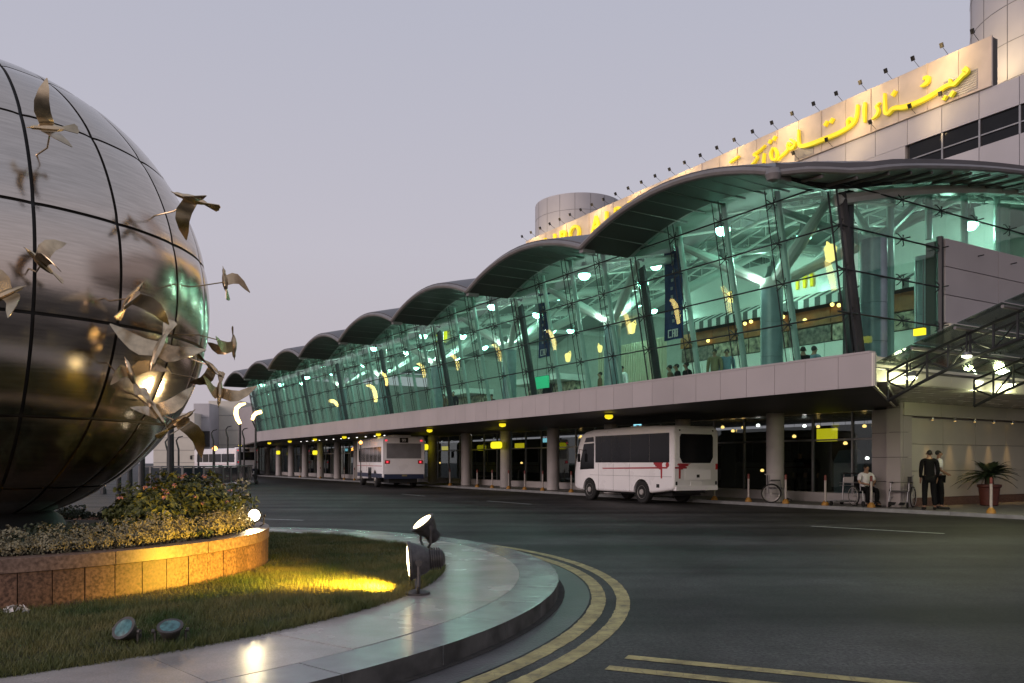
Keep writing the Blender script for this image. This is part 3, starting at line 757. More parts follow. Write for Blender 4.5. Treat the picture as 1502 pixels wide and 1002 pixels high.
tM = px_t(1182, SD)
o = arches(.62, .62, .055).build('logo', M['yellow_logo'], S, loc=L(tM, SD - .08, 7.55))
for x, y in ((1182, 470), (1150, 465), (1250, 470), (1232, 448), (1222, 447), (1040, 500), (1094, 475), (1103, 472), (1270, 462), (1262, 455)):
    p_ = px_t(x, SD - .2); MB().lathe([(.001, .07), (.06, .04), (.07, 0), (.05, -.05), (.001, -.07)], 8).build('bulb', M['warm_lamp'], S, loc=L(p_, SD - .25, EYE + (HY - y) / F_PX * fw(p_, SD - .2).y))
# ribbed screen wall beyond the shop
Wl = thing('ribbed_screen', 'cream vertically ribbed screen wall at the end of the shop front', 'screen', rz=ROT)
MB().bb(L(tB + .05, 22.4, ZFL), L(tB + 4.4, 22.6, 6.6)).build('board', M['cream'], Wl)
rb = MB().bb((-.03, -.05, 0), (.03, 0, 3.2)).mesh('rib', M['cream'])
for i in range(28): ob('rib', rb, Wl, L(tB + .15 + .155 * i, 22.39, ZFL + .05))
# far kiosks and a gallery further along
for i, (t, w, lab) in enumerate(((33.5, 4.5, 'low white kiosk with dark counter past the ribbed screen'), (43, 5, 'low white kiosk deep in the far part of the hall'))):
    K = thing('kiosk', lab, 'kiosk', rz=ROT)
    MB().bb(L(t, 23, ZFL), L(t + w, 24.5, ZFL + 1.1)).build('counter', M['tile_white'], K)
    MB().bb(L(t - .1, 22.9, ZFL + 1.11), L(t + w + .1, 24.6, ZFL + 1.17)).build('top', M['awn_dark'], K)
    MB().bb(L(t, 24.0, ZFL + 1.18), L(t + w, 24.4, ZFL + 2.3)).build('shelf_wall', M['menu'], K)
    MB().bb(L(t - .1, 22.8, ZFL + 2.32), L(t + w + .1, 24.6, ZFL + 2.62)).build('canopy', M['white'], K)
def hung_sign(x, y, D, w, h, m, label, cat='sign', group=None, ztop=None, oval=False):
    t = px_t(x, D); p = fw(t, D); z = EYE + (HY - y) / F_PX * p.y
    s = thing('hanging_sign', label, cat, (p.x, p.y, z), ROT, group)
    if oval:
        MB().prism([(w / 2 * max(-1, min(1, 1.15 * math.cos(a))), -.05, h / 2 * max(-1, min(1, 1.3 * math.sin(a)))) for a in [2 * math.pi * i / 20 for i in range(20)]], (0, .1, 0)).build('face', m, s)
    else:
        MB().bb((-w / 2, -.05, -h / 2), (w / 2, .05, h / 2)).build('face', m, s)
    MB().bb((-w / 2 - .02, -.02, h / 2 + .002), (w / 2 + .02, .02, h / 2 + .03)).build('frame', M['dark_steel'], s)
    zt = (ztop if ztop else z + .6) - z
    for sx in (-1, 1): MB().tube([(sx * w * .35, 0, h / 2), (sx * w * .35, 0, zt)], .01, 4).build('hanger', M['dark_steel'], s)
    return s
hung_sign(795, 561, 18.5, .95, .5, M['green_sign'], 'green lit information screen hung inside the hall', ztop=8)
hung_sign(648, 493, 19.0, 1.1, .5, M['yellow_sign'], 'yellow lit panel high under the hall roof', ztop=8.5)
hung_sign(1349, 487, 17.2, .24, .15, M['yellow_sign'], 'small yellow lit sign near the dark edge of the clad block', ztop=6)

# ------------------------------------------------------------------ ground floor lamps and signs
for i, x in enumerate((893, 737, 630, 555, 505, 462, 425, 395, 352)):
    D = 17.2; p = fw(px_t(x, D), D)
    h = thing('soffit_lamp', 'round yellow lamp under the terminal overhang', 'lamp', (p.x, p.y, ZS + .03), 0, 'round yellow lamps under the overhang')
    MB().lathe([(.16, 0), (.16, -.04), (.13, -.05)], 14).build('ring', M['dark_steel'], h)
    MB().lathe([(.13, -.05), (.15, -.1), (.12, -.17), (.001, -.2)], 14).build('globe', M['yellow_lamp'], h)
    if i < 4: point('lamp', (0, 0, -.32), (1, .78, .08), 1.2, .12, h)
dl = MB().lathe([(.06, .0), (.06, -.03), (.001, -.035)], 10)
dlm = dl.mesh('lens', M['white_lamp']); dlr = MB().lathe([(.09, .0), (.09, -.02), (.065, -.025)], 10).mesh('ring', M['grey_metal'])
for i in range(12):
    p = fw(46.5 + 1.6 * i, 18.9)
    h = thing('downlight', 'tiny white downlight in the far part of the overhang', 'light', (p.x, p.y, ZS + .028), 0, 'tiny downlights in the overhang')
    ob('ring', dlr, h); ob('lens', dlm, h)
for x, y in ((728, 653), (622, 656), (531, 664), (462, 664), (408, 664)):
    hung_sign(x, y, 21.2, 1.05, .36, M['yellow_sign'], 'bright yellow oval sign hung between the ground-floor columns', 'sign', 'yellow oval signs along the front', ZS, True)
for x, y in ((653, 658), (762, 654), (423, 665), (465, 666)):
    hung_sign(x, y, 24.6, .9, .3, M['yellow_lamp'], 'dimmer yellow sign inside the ground-floor lobby', 'sign', 'dim yellow signs in the lobby', ZS)
hung_sign(1213, 638, 24.4, .8, .45, M['yellow_sign'], 'bright yellow square sign behind the lobby glass near the corner pillar', ztop=ZS)
for x, y in ((798, 646), (508, 660), (935, 623)):
    hung_sign(x, y, 24.2, .45, .22, M['cyan_sign'], 'small pale blue lit sign in the ground-floor lobby', 'sign', 'pale blue signs in the lobby', ZS)
lobby = [(1112, 618), (1118, 690), (1268, 625), (1272, 672), (1165, 640), (1090, 606), (1180, 612), (1200, 606), (1240, 650), (745, 676), (765, 679), (645, 679), (690, 605), (810, 600), (852, 640), (560, 672), (1060, 620), (1075, 632)]
for i, (x, y) in enumerate(lobby):
    D = 25.5 + (i % 4); p = fw(px_t(x, D), D); z = max(.6, min(ZS - .15, EYE + (HY - y) / F_PX * p.y))
    h = thing('lobby_lamp', 'tiny warm lamp seen through the ground-floor lobby glass', 'lamp', (p.x, p.y, z), 0, 'tiny warm lamps in the lobby')
    MB().lathe([(.03, .06), (.07, .03), (.08, -.03), (.04, -.06)], 10).build('globe', M['warm_lamp'] if i % 3 else M['white_lamp'], h)
    MB().tube([(0, 0, .05), (0, 0, max(.06, ZS - z))], .006, 4).build('rod', M['dark_steel'], h)
for k in range(4):
    area('lobby_light', fw(17.5 + 9 * k, 26.5, ZS - .1), fw(17.5 + 9 * k, 26.5, 0), (1, .85, .62), 9, 2, 2)
tp = MB().prism([L(17.0, 24.0, .13), L(18.1, 24.0, .13), L(18.1, 24.0, 1.5), L(17.9, 24.0, 1.85), L(17.2, 24.0, 1.9), L(17.0, 24.0, 1.6)], (0, .12, 0)).build('partition_board', M['column_clad'], None, rot=(0, 0, ROT))
tag(tp, 'teal partition board standing behind the lobby glass', 'partition')

# ------------------------------------------------------------------ tall block behind with the roof sign
K = thing('office_block', 'tall grey clad block with window band and round towers behind the glass hall', 'building', rz=ROT)
DS = 32.0
zc = lambda s: EYE + s / CS * DS
ZT, ZB, ZW1, ZW0 = zc(.441), zc(.389), zc(.360), zc(.331)
MB().bb(L(52, DS + .2, 6), L(-14, DS + 16, ZB)).build('core', M['clad_dark'], K)
n = 44; w_ = 66 / n
for k in range(n):
    a = -14 + w_ * k; b = a + w_
    MB().bb(L(a + .012, DS, ZW1 + .012), L(b - .012, DS + .18, ZB + .0)).build('panel', M['block'], K)
    if a < 20:
        for i in range(3):
            z1 = ZW0 - 1.3 * i
            MB().bb(L(a + .012, DS, z1 - 1.3 + .012), L(b - .012, DS + .18, z1 - .012)).build('panel', M['block'], K)
MB().bb(L(52, DS, 6), L(20.6, DS + .18, ZW1)).build('lower_wall', M['block'], K)
for k in range(23):
    a = -14 + w_ * k; b = a + w_
    wv = MB().bb(L(a + .04, DS + .1, ZW0 + .02), L(b - .04, DS + .16, ZW1 - .02)).build('window', M['glass_dark'], K)
    MB().bb(L(a - .035, DS + .02, ZW0 + .0), L(a + .035, DS + .1, ZW1)).build('frame', M['grey_metal'], wv)
    MB().bb(L(a + .04, DS + .04, ZW0 + .42), L(b - .04, DS + .09, ZW0 + .47)).build('frame', M['grey_metal'], wv)
def drum(x, D, Rr, ztop, t=None):
    p = Vector(L(px_t(x, D) if t is None else t, D, 0)); d = ob('round_tower', MB().lathe([(Rr, 12), (Rr, ztop), (Rr - .15, ztop), (Rr - .15, ztop - .3), (.01, ztop - .3)], 64, p).mesh('round_tower', M['block']), K)
    for z in [14 + 1.55 * i for i in range(6)]:
        MB().lathe([(Rr + .004, z), (Rr + .012, z + .004), (Rr + .012, z + .03), (Rr + .004, z + .034)], 64, p).build('joint_band', M['bus_grey'], d)
    m = None
    for i in range(18):
        a = 2 * math.pi * i / 18
        MB().box(p + Vector(((Rr + .004) * math.cos(a), (Rr + .004) * math.sin(a), ztop / 2 + 6)), (.01, .015, ztop / 2 - 6.05), Matrix.Rotation(a, 3, 'Z')).build('joint_strip', M['bus_grey'], d)
drum(848, 40, 3.62, 23.1)
drum(1566, 38.0, 3.62, 27.5)

G = thing('roof_sign', 'long floodlit roof sign wall with raised yellow Arabic and Latin lettering', 'sign', rz=ROT)
tS0, tS1 = px_t(1457, DS), px_t(774, DS)
ns = 26; sw_ = (tS1 - tS0) / ns
spm = MB().bb((-sw_ / 2 + .01, -.1, ZB + .01), (sw_ / 2 - .01, 0, ZT)).mesh('panel', M['sign_panel'])
for k in range(ns): ob('panel', spm, G, L(tS0 + sw_ * (k + .5), DS, 0))
MB().bb(L(tS0, DS + .01, ZB), L(tS1, DS + .3, ZT - .05)).build('backing', M['clad_dark'], G)
for k in range(0, ns + 1, 2):
    MB().tube([L(tS0 + sw_ * k, DS - .13, ZB + .1), L(tS0 + sw_ * k, DS - .13, ZT)], .025, 5).build('cable_duct', M['sign_panel'], G)
for i in range(9):
    MB().bb(L(tS0 + .55, DS - .13, ZB + .12 + .09 * i), L(tS0 + 1.9, DS - .1, ZB + .17 + .09 * i)).build('louvre', M['grey_metal'], G)
    MB().bb(L(tS0 + 8.2, DS - .13, ZB + .06 + .06 * i), L(tS0 + 9.3, DS - .1, ZB + .09 + .06 * i)).build('louvre', M['grey_metal'], G)
# lower continuing parapet beyond the sign end
MB().bb(L(tS1 + .02, DS - .05, ZB), L(52, DS + .3, ZT - .35)).build('parapet', M['block'], G)
DLt = DS - .32
def sp(x, y):                          # point of the sign plane behind photograph pixel
    t = px_t(x, DLt); return (-t, EYE + (HY - y) / F_PX * fw(t, DLt).y)
def stroke(pts, ox, oy, sc=7.51, name='letter'):
    P = [Vector(sp(ox + x / sc, oy + y / sc)) for x, y, w in pts]; W = [w * .0033 for x, y, w in pts]
    # smooth the centre line
    Q, V = [], []
    for i in range(len(P) - 1):
        p0, p1, p2, p3 = P[max(0, i - 1)], P[i], P[i + 1], P[min(len(P) - 1, i + 2)]
        for k in range(5):
            u = k / 5
            Q.append(.5 * ((2 * p1) + (p2 - p0) * u + (2 * p0 - 5 * p1 + 4 * p2 - p3) * u * u + (3 * p1 - p0 - 3 * p2 + p3) * u ** 3)); V.append(W[i] * (1 - u) + W[i + 1] * u)
    Q.append(P[-1]); V.append(W[-1])
    m = MB(); a, b = [], []
    for i, q in enumerate(Q):
        d = Q[min(i + 1, len(Q) - 1)] - Q[max(i - 1, 0)]
        d = d.normalized() if d.length else Vector((1, 0)); nrm = Vector((-d.y, d.x)) * V[i] / 2
        a.append(q + nrm); b.append(q - nrm)
    vs, fs = [], []
    for i in range(len(Q)):
        for y in (DLt, DLt + .16):
            vs += [(a[i].x, y, a[i].y), (b[i].x, y, b[i].y)]
    for i in range(len(Q) - 1):
        o, p = i * 4, i * 4 + 4
        fs += [(o, o + 1, p + 1, p), (o + 2, p + 2, p + 3, o + 3), (o, p, p + 2, o + 2), (o + 1, o + 3, p + 3, p + 1)]
    o = (len(Q) - 1) * 4
    fs += [(0, 2, 3, 1), (o, o + 1, o + 3, o + 2)]
    m.add(vs, fs); return m.build(name, M['gold'], G)
def diamond(x, y, s, ox, oy, sc=7.51):
    c = Vector(sp(ox + x / sc, oy + y / sc)); h = s * .0038 / 2
    MB().prism([(c.x + dx * h, DLt, c.y + dz * h) for dx, dz in ((1.2, .45), (.3, 1.15), (-1.2, -.2), (-.2, -1.15))], (0, .16, 0)).build('letter_dot', M['gold'], G)
A_ = (1240, 80); Bz = (1060, 150)
stroke([(1300, 150, 62), (1325, 185, 66), (1285, 225, 46), (1235, 280, 40), (1190, 325, 40), (1155, 325, 44), (1090, 350, 44), (1000, 410, 50), (880, 480, 56), (760, 535, 60), (640, 575, 62), (555, 582, 54), (505, 600, 48), (465, 645, 44), (432, 640, 42), (424, 560, 36), (424, 425, 22)], *A_)
stroke([(1142, 268, 20), (1150, 300, 34), (1165, 325, 30)], *A_)
stroke([(850, 262, 34), (900, 250, 46), (895, 295, 48), (865, 325, 42), (820, 350, 14)], *A_)
stroke([(375, 525, 14), (335, 570, 34), (355, 610, 34), (338, 665, 40), (285, 712, 14)], *A_)
stroke([(208, 525, 28), (200, 620, 42), (205, 745, 18)], *A_)
diamond(525, 425, 60, *A_); diamond(1085, 475, 48, *A_); diamond(1168, 432, 58, *A_)
stroke([(1478, 25, 26), (1466, 150, 36), (1430, 230, 46), (1350, 290, 50), (1250, 345, 54), (1100, 405, 58), (980, 452, 60), (880, 480, 55), (838, 468, 44), (828, 400, 30), (828, 300, 20)], *Bz)
stroke([(1370, 262, 24), (1368, 200, 34), (1405, 175, 34), (1430, 215, 34)], *Bz)
diamond(1130, 232, 60, *Bz); diamond(1192, 200, 56, *Bz)
stroke([(735, 405, 20), (785, 445, 36), (765, 500, 40), (712, 500, 38), (715, 445, 24), (745, 470, 24)], *Bz)
stroke([(725, 505, 34), (680, 555, 38), (630, 600, 26), (600, 640, 14)], *Bz)
stroke([(548, 495, 24), (520, 560, 38), (535, 625, 34), (578, 625, 34), (588, 555, 34), (560, 500, 26)], *Bz)
diamond(512, 432, 50, *Bz); diamond(562, 395, 54, *Bz)
stroke([(462, 470, 14), (400, 530, 34), (335, 575, 34), (372, 600, 32), (345, 650, 34), (300, 700, 20)], *Bz)
stroke([(448, 560, 30), (440, 640, 34), (442, 720, 20)], *Bz)
stroke([(172, 592, 18), (110, 635, 36), (70, 665, 24)], *Bz)
def text_part(body, size, ext, m, parent, loc, rot, name='letter', sx=1):
    cu = bpy.data.curves.new(name, 'FONT'); cu.body = body; cu.size = size; cu.extrude = ext; cu.align_x = 'CENTER'; cu.offset = .012 * size
    o = bpy.data.objects.new(name, cu); C.objects.link(o)
    bpy.context.view_layer.update()
    me = bpy.data.meshes.new_from_object(o.evaluated_get(bpy.context.evaluated_depsgraph_get()))
    bpy.data.objects.remove(o); me.materials.clear(); me.materials.append(m)
    return ob(name, me, parent, loc, rot, scale=(sx, 1, 1))
for ch, t in zip('CAIROAIRPORT', (49.2, 47.9, 46.7, 45.6, 44.3, 41.9, 40.8, 39.6, 38.3, 37.0, 35.7, 34.5)):
    text_part(ch, 1.62, .09, M['gold'], G, L(t, DLt + .05, ZB + .35), (R(90), 0, 0))
# sign floodlights on arms
lh = MB().box((0, -.5, .27), (.06, .05, .095), Matrix.Rotation(R(25), 3, 'X')).mesh('sign_lamp', M['black'])
la = MB().tube([(0, 0, 0), (0, -.48, .24)], .010, 5).mesh('arm', M['dark_steel'])
ll = MB().box((0, -.66, .27), (.07, .012, .09), Matrix.Rotation(R(25), 3, 'X')).mesh('lens', M['warm_lamp'])
for k in range(28):
    t = px_t(1392, DS) + .0384 * DS * (k - 1)
    s = ob('sign_lamp', lh, G, L(t, DS - .02, ZT)); ob('arm', la, s)
for k in range(7):
    t = px_t([1390, 1345, 1287, 1223, 1174, 1130, 1090][k], DS); s = ob('sign_lamp', lh, G, L(t, DS - .02, ZB + .02)); ob('arm', la, s)
for k in range(9):
    t = tS0 + 1.8 + (tS1 - tS0 - 3) * k / 8
    area('sign_light', fw(t, DS - 1.0, ZT + .25), fw(t, DS, ZT - 1.1), (1, .68, .30), 52, 3.4, .12)
    area('sign_light', fw(t, DS - 1.0, ZB + .2), fw(t, DS, ZB + .5), (1, .70, .34), 16, 3.0, .1)
spot('tower_light', fw(18.2, 32.9, 16.6), fw(17.0, 36, 21.5), (1, .74, .40), 330, 110, .9, .2)
spot('tower_light', fw(53.5, 34.0, 17.2), fw(55.2, 38, 20.3), (1, .76, .44), 700, 120, .9, .2)

# ------------------------------------------------------------------ entrance canopy at the side
CN = thing('entrance_canopy', 'curved steel truss and glass canopy rising beside the glass hall', 'canopy', rz=ROT)
def can(u, D, up=0.0):                 # u 0..1 from the wall outwards (towards smaller t), rising in a flattening arc
    d = 6.4 * u
    return Vector(L(11.0 - d, D, 2.82 + .47 * d - .038 * d * d + up))
def cat(u, D, up=0.0):                 # top surface
    d = 6.4 * u
    return Vector(L(11.0 - d, D, 3.60 + .36 * d - .012 * d * d + up))
for D in (16.45, 19.9, 23.4, 26.9):
    lo = [can(i / 14, D) for i in range(15)]; hi = [cat(i / 14, D, -.14) for i in range(15)]
    m = MB(); m.tube(lo, .036, 7); m.tube(hi, .032, 6)
    mid = [(a + b) / 2 + Vector((0, 0, .1)) for a, b in zip(lo, hi)]; m.tube(mid, .025, 6)
    for i in range(15):
        m.tube([lo[i], hi[i]], .026, 5)
        if i < 14: m.tube([lo[i], mid[i + 1]] if i % 2 else [mid[i], lo[i + 1]], .022, 5)
    m.build('truss', M['dark_steel'] if D < 20 else M['rim'], CN)
for i in range(0, 15, 2):
    MB().tube([cat(i / 14, 15.9, -.08), cat(i / 14, 28.6, -.08)], .035, 6).build('purlin', M['rim'], CN)
for i in range(7):
    for j in range(8):
        a, b = i / 7 + .004, (i + 1) / 7 - .004; D0, D1 = 15.9 + 1.58 * j + .015, 15.9 + 1.58 * (j + 1) - .015
        MB().slab(lambda u, v: cat(a + (b - a) * u, D0 + (D1 - D0) * v), (0, 0, .014), 1, 1).build('pane', M['canopy_glass'], CN, smooth=False)
        if j < 5: ob('clip', fitm, CN, cat(b, D1, .04), (R(90), 0, 0))
for D in (16.45, 19.9, 23.4, 26.9): MB().tube([L(5.0, D, .1), can(.94, D)], .09, 10).build('post', M['rim'], CN)
for x, y, D in ((1335, 553, 17.0), (1432, 560, 20.4), (1480, 564, 21.6), (1418, 522, 16.4)):
    rr = (x - CX) / F_PX; Y = D / (SN + CS * rr); q = at(x, y, Y)
    lab = {1335: 'bright floodlight at the foot of the first dark canopy truss', 1432: 'bright floodlight under the canopy between dark and pale trusses', 1480: 'bright floodlight under the canopy beside the pale truss', 1418: 'small floodlight clipped to the chord of the first dark canopy truss'}[x]
    h = thing('canopy_lamp', lab, 'lamp', q, ROT, 'floodlights under the entrance canopy')
    sc_ = .6 if y == 522 else 1
    MB().lathe([(.03, .13), (.12, .11), (.16, .0)], 14).build('housing', M['grey_metal'], h, scale=(sc_,) * 3)
    MB().lathe([(.155, -.002), (.13, -.05), (.001, -.075)], 14).build('lens', M['canopy_lamp'], h, scale=(sc_,) * 3)
    MB().tube([(0, 0, .12 * sc_), (0, 0, .5)], .018, 5).build('hanger', M['dark_steel'], h)
    point('lamp', (0, -.0, -.22), (.97, 1, .52), 62 * sc_ * sc_, .12, h)

# ------------------------------------------------------------------ planter, sphere, birds
PL = thing('planter', 'round planter wall of speckled red granite slabs with a pale cap band', 'planter', PC)
NPS = 76
for k in range(NPS):
    a0, a1 = 2 * math.pi * k / NPS + .0013, 2 * math.pi * (k + 1) / NPS - .0013
    dr = rnd.uniform(-.004, .004)
    MB().slab(lambda u, v: Vector(((PR + dr) * math.cos(a0 + (a1 - a0) * u), (PR + dr) * math.sin(a0 + (a1 - a0) * u), .12 + .36 * v)), (0, 0, 0), 3, 1)
    m = MB(); n_ = 3
    def col_(r, z): return [Vector((r * math.cos(a0 + (a1 - a0) * i / n_), r * math.sin(a0 + (a1 - a0) * i / n_), z)) for i in range(n_ + 1)]
    def ring(r0, r1, z0, z1):
        A, Bq, Cq, Dq = col_(r1, z0), col_(r1, z1), col_(r0, z1), col_(r0, z0); vs = A + Bq + Cq + Dq; N = n_ + 1; fs = []
        for i in range(n_):
            for q in range(4): fs.append((q * N + i, q * N + i + 1, ((q + 1) % 4) * N + i + 1, ((q + 1) % 4) * N + i))
        fs += [(0, N, 2 * N, 3 * N), (N - 1, 2 * N - 1, 3 * N - 1, 4 * N - 1)]
        return MB().add(vs, fs)
    ring(PR - .05, PR + dr, .12, .50).build('wall_slab', M['granite'], PL)
    if k % 4 == 0:
        a1 += 3 * 2 * math.pi / NPS; n_ = 10
        ring(PR - .22, PR + .015, .506, .625).build('cap_stone', M['granite_cap'], PL)
MB().lathe([(PR - .06, .05), (PR - .06, .5), (PR - .2, .5)], 64).build('core', M['granite_cap'], PL)
MB().lathe([(PR - .21, .3), (PR - .21, .56), (1.6, .66), (.01, .70)], 48).build('soil', M['soil'], PL)

SC, SR = Vector((-6.46, 9.5, 3.40)), 2.70
SP = thing('steel_globe', 'huge brushed steel globe of curved plates with dark seams standing in the planter', 'sculpture', SC)
LATS = [-88, -78.75, -56.25, -33.75, -11.25, 11.25, 33.75, 56.25, 78.75, 88]; NM = 20
MB().lathe([(max(.01, (SR - .035) * math.cos(R(-90 + 6 * i))), (SR - .035) * math.sin(R(-90 + 6 * i))) for i in range(31)], 64).build('core', M['seam'], SP)
MB().lathe([(1.1, -2.86), (1.0, -2.62), (.7, -2.4)], 40).build('base_ring', M['seam'], SP)
for la, lb in zip(LATS, LATS[1:]):
    ga = .0062; dlo = 2 * math.pi / NM
    def fn(u, v):
        b = R(la) + ga + (R(lb) - R(la) - 2 * ga) * v; gg = ga / max(.15, math.cos(b)); a = gg + (dlo - 2 * gg) * u
        bul = 1 - .0035 * (abs(2 * u - 1) ** 8 + abs(2 * v - 1) ** 8)
        return Vector((math.cos(b) * math.cos(a), math.cos(b) * math.sin(a), math.sin(b))) * SR * bul
    m = MB().slab(fn, (0, 0, 0), 12, 12) if False else MB()
    NU = 12
    vs = [fn(i / NU, j / NU) for i in range(NU + 1) for j in range(NU + 1)]; N = len(vs)
    vs += [p * (1 - .03 / SR) for p in vs]
    ix = lambda i, j: i * (NU + 1) + j
    fs = [(ix(i, j), ix(i + 1, j), ix(i + 1, j + 1), ix(i, j + 1)) for i in range(NU) for j in range(NU)]
    for i in range(NU):
        for j in (0, NU): fs.append((ix(i, j), ix(i + 1, j), N + ix(i + 1, j), N + ix(i, j)))
        for q in (0, NU): fs.append((ix(q, i), ix(q, i + 1), N + ix(q, i + 1), N + ix(q, i)))
    pm_ = m.add(vs, fs).mesh('plate', M['steel_plate'], ang=40)
    ph0 = math.atan2(-SC.y, -SC.x)     # direction from globe to camera
    for k in range(NM): ob('plate', pm_, SP, (0, 0, 0), (0, 0, ph0 + R(11.6) + k * dlo))

def bird_parts(dih, sweep, spread):
    out = {}
    body = MB(); n = 8
    prof_ = [(-.20, .012), (-.14, .035), (-.05, .055), (.06, .05), (.13, .032), (.17, .03), (.20, .026), (.225, .010), (.27, .003)]
    body.tube([(x, 0, .012 * math.sin(x * 9)) for x, r in prof_], [r for x, r in prof_], n)
    out['body'] = body
    tail = MB(); tail.prism([(-.15, -.02, .006), (-.15, .02, .006), (-.33, .075, .0), (-.36, .03, -.004), (-.35, 0, 0), (-.36, -.03, -.004), (-.33, -.075, .0)], (0, 0, -.010))
    out['tail'] = tail
    for s in (-1, 1):
        # inner and outer wing, raised by dih and swept back
        def wp(y, x, up): return Vector((x, s * y, up))
        y1, y2 = .24 * spread, .50 * spread
        u1 = math.sin(dih) * .26; u2 = u1 + math.sin(dih * .35) * .28
        le = [wp(.03, .10, .01), wp(y1 * .6, .15, u1 * .6), wp(y1, .13, u1), wp((y1 + y2) / 2, .05 - sweep * .3, (u1 + u2) / 2 + .01), wp(y2, -.06 - sweep, u2)]
        te = [wp(.03, -.08, .0), wp(y1 * .6, -.05, u1 * .6 - .01), wp(y1, -.05, u1 - .01), wp((y1 + y2) / 2, -.07 - sweep * .6, (u1 + u2) / 2), wp(y2, -.075 - sweep, u2)]
        m = MB(); A = []
        for a, b in zip(le, te): A += [a, b, a + Vector((0, 0, .010)), b + Vector((0, 0, .006))]
        fs = []
        for i in range(4):
            o, p = 4 * i, 4 * i + 4
            fs += [(o, o + 1, p + 1, p), (o + 2, p + 2, p + 3, o + 3), (o, p, p + 2, o + 2), (o + 1, o + 3, p + 3, p + 1)]
        fs += [(0, 2, 3, 1), (16, 17, 19, 18)]
        out['wing%d' % s] = m.add(A, fs)
    return out
def sphere_hit(x, y, Rr):
    o = Vector((0, 0, EYE)); d = (at(x, y, 1) - o).normalized(); oc = o - SC
    b = oc.dot(d); c = oc.dot(oc) - Rr * Rr; q = b * b - c
    return o + d * (-b - math.sqrt(q)) if q > 0 else o + d * (-b)
# x, y, lift from the globe, heading in the picture plane (deg, 0 right, 90 up), roll, dihedral, sweep, size, nose toward the camera, label
BIRDS = [
 (72, 188, .40, 190, 35, 60, .02, 1.0, .25, 'bird over the topmost crossing of globe seams, wings swept up behind it'),
 (282, 292, .50, 165, -50, 50, .02, 1.15, .1, 'golden bird at the upper rim of the globe with one wing raised to the sky'),
 (330, 412, .62, 100, 65, 35, .12, .85, -.2, 'dark bird diving clear of the globe against the open sky'),
 (60, 385, .40, 140, 70, 45, .05, .95, .2, 'grey bird climbing beside the crossing below the globe equator seam'),
 (8, 432, .42, 30, -40, 30, .05, .95, .0, 'pale bird half hidden where the globe leaves the picture'),
 (193, 437, .42, 60, 55, 60, .0, 1.05, .1, 'copper bird with folded wings crossing the middle plates'),
 (234, 512, .50, 250, 20, 25, .0, 1.35, .35, 'largest pale bird with spread wings seen from below'),
 (343, 507, .72, 275, 80, 75, .05, .85, .1, 'small dark bird on a long rod, above the far end of the roof'),
 (312, 540, .55, 320, 60, 45, .05, .85, .0, 'dark bird tucked between the globe rim and the rod birds'),
 (322, 575, .60, 265, -30, 55, .10, .95, .15, 'golden bird pointing down in front of the pale distant building'),
 (192, 548, .38, 110, 30, 35, .05, .9, -.1, 'shadowed bird low on the globe beside the bright reflection'),
 (228, 602, .45, 300, -35, 50, .0, 1.1, .2, 'copper bird low on the globe above the flowering shrub'),
 (262, 618, .52, 40, 60, 70, .05, 1.15, .1, 'lowest orange-lit bird with upswept wings at the globe rim'),
]
for (x, y, lift, hd, roll, dih, sweep, size, nose, lab) in BIRDS:
    p = sphere_hit(x, y, SR + lift)
    nrm = (p - SC).normalized()
    view = (Vector((0, 0, EYE)) - p).normalized()
    rt = Vector((0, 0, 1)).cross(view).normalized(); up = view.cross(rt).normalized()
    f = (rt * math.cos(R(hd)) + up * math.sin(R(hd)) + view * nose).normalized()
    u = (view - f * view.dot(f)).normalized(); u = Matrix.Rotation(R(roll), 3, f) @ u
    l = u.cross(f)
    mat3 = Matrix((f, l, u)).transposed()
    size *= .64
    T = tag(ob('bird_sculpture', None, None, p, mat3.to_euler(), scale=(size * 1.12,) * 3), lab, 'sculpture', 'metal birds flying round the globe')
    bp = bird_parts(R(dih), sweep, 1.0)
    bp['body'].build('body', M['bird'], T); bp['tail'].build('tail', M['bird'], T, smooth=False)
    for s in (-1, 1): bp['wing%d' % s].build('wing', M['bird'], T, ang=50)
    foot = SC + nrm * (SR - .02); inv = mat3.inverted()
    fl = inv @ (foot - p) / (size * 1.12)
    side = Vector((-.3, .1, -.1))
    MB().tube([(-.02, 0, -.02), fl * .6 + side * .25, fl], .012, 6).build('rod', M['bird'], T)

# ------------------------------------------------------------------ plants of the planter
def leaf_cloud(c, rad, n, ls, shape=1.0, r=None, flat=.0):
    r = r or rnd; vs, fs = [], []
    for _ in range(n):
        while True:
            d = Vector((r.gauss(0, 1), r.gauss(0, 1), r.gauss(0, 1)))
            if d.length > .1: break
        d.normalize()
        if d.z < -.35: d.z *= -.4
        k = r.uniform(.55, 1.0) ** .6
        lump = 1 + .22 * math.sin(d.x * 5 + c[0] * 3) * math.sin(d.y * 5 + c[1]) + .1 * math.sin(d.z * 9)
        p = Vector((d.x * rad[0], d.y * rad[1], d.z * rad[2])) * k * lump + Vector(c)
        a = (d + Vector((r.gauss(0, .5), r.gauss(0, .5), r.gauss(.2, .5)))).normalized()
        s = a.orthogonal().normalized(); s = Matrix.Rotation(r.uniform(0, 6.28), 3, a) @ s; q = a.cross(s)
        L_ = ls * r.uniform(.6, 1.25); i = len(vs)
        vs += [p - s * L_ * .5, p + q * L_ * .3 + a * L_ * .12, p + s * L_ * .6, p - q * L_ * .3 + a * L_ * .1]
        fs.append((i, i + 1, i + 2, i + 3))
    return vs, fs
def leaf_obj(name, vs, fs, m, parent):
    me = bpy.data.meshes.new(name); me.from_pydata([tuple(v) for v in vs], [], fs); me.materials.append(m)
    return ob(name, me, parent)
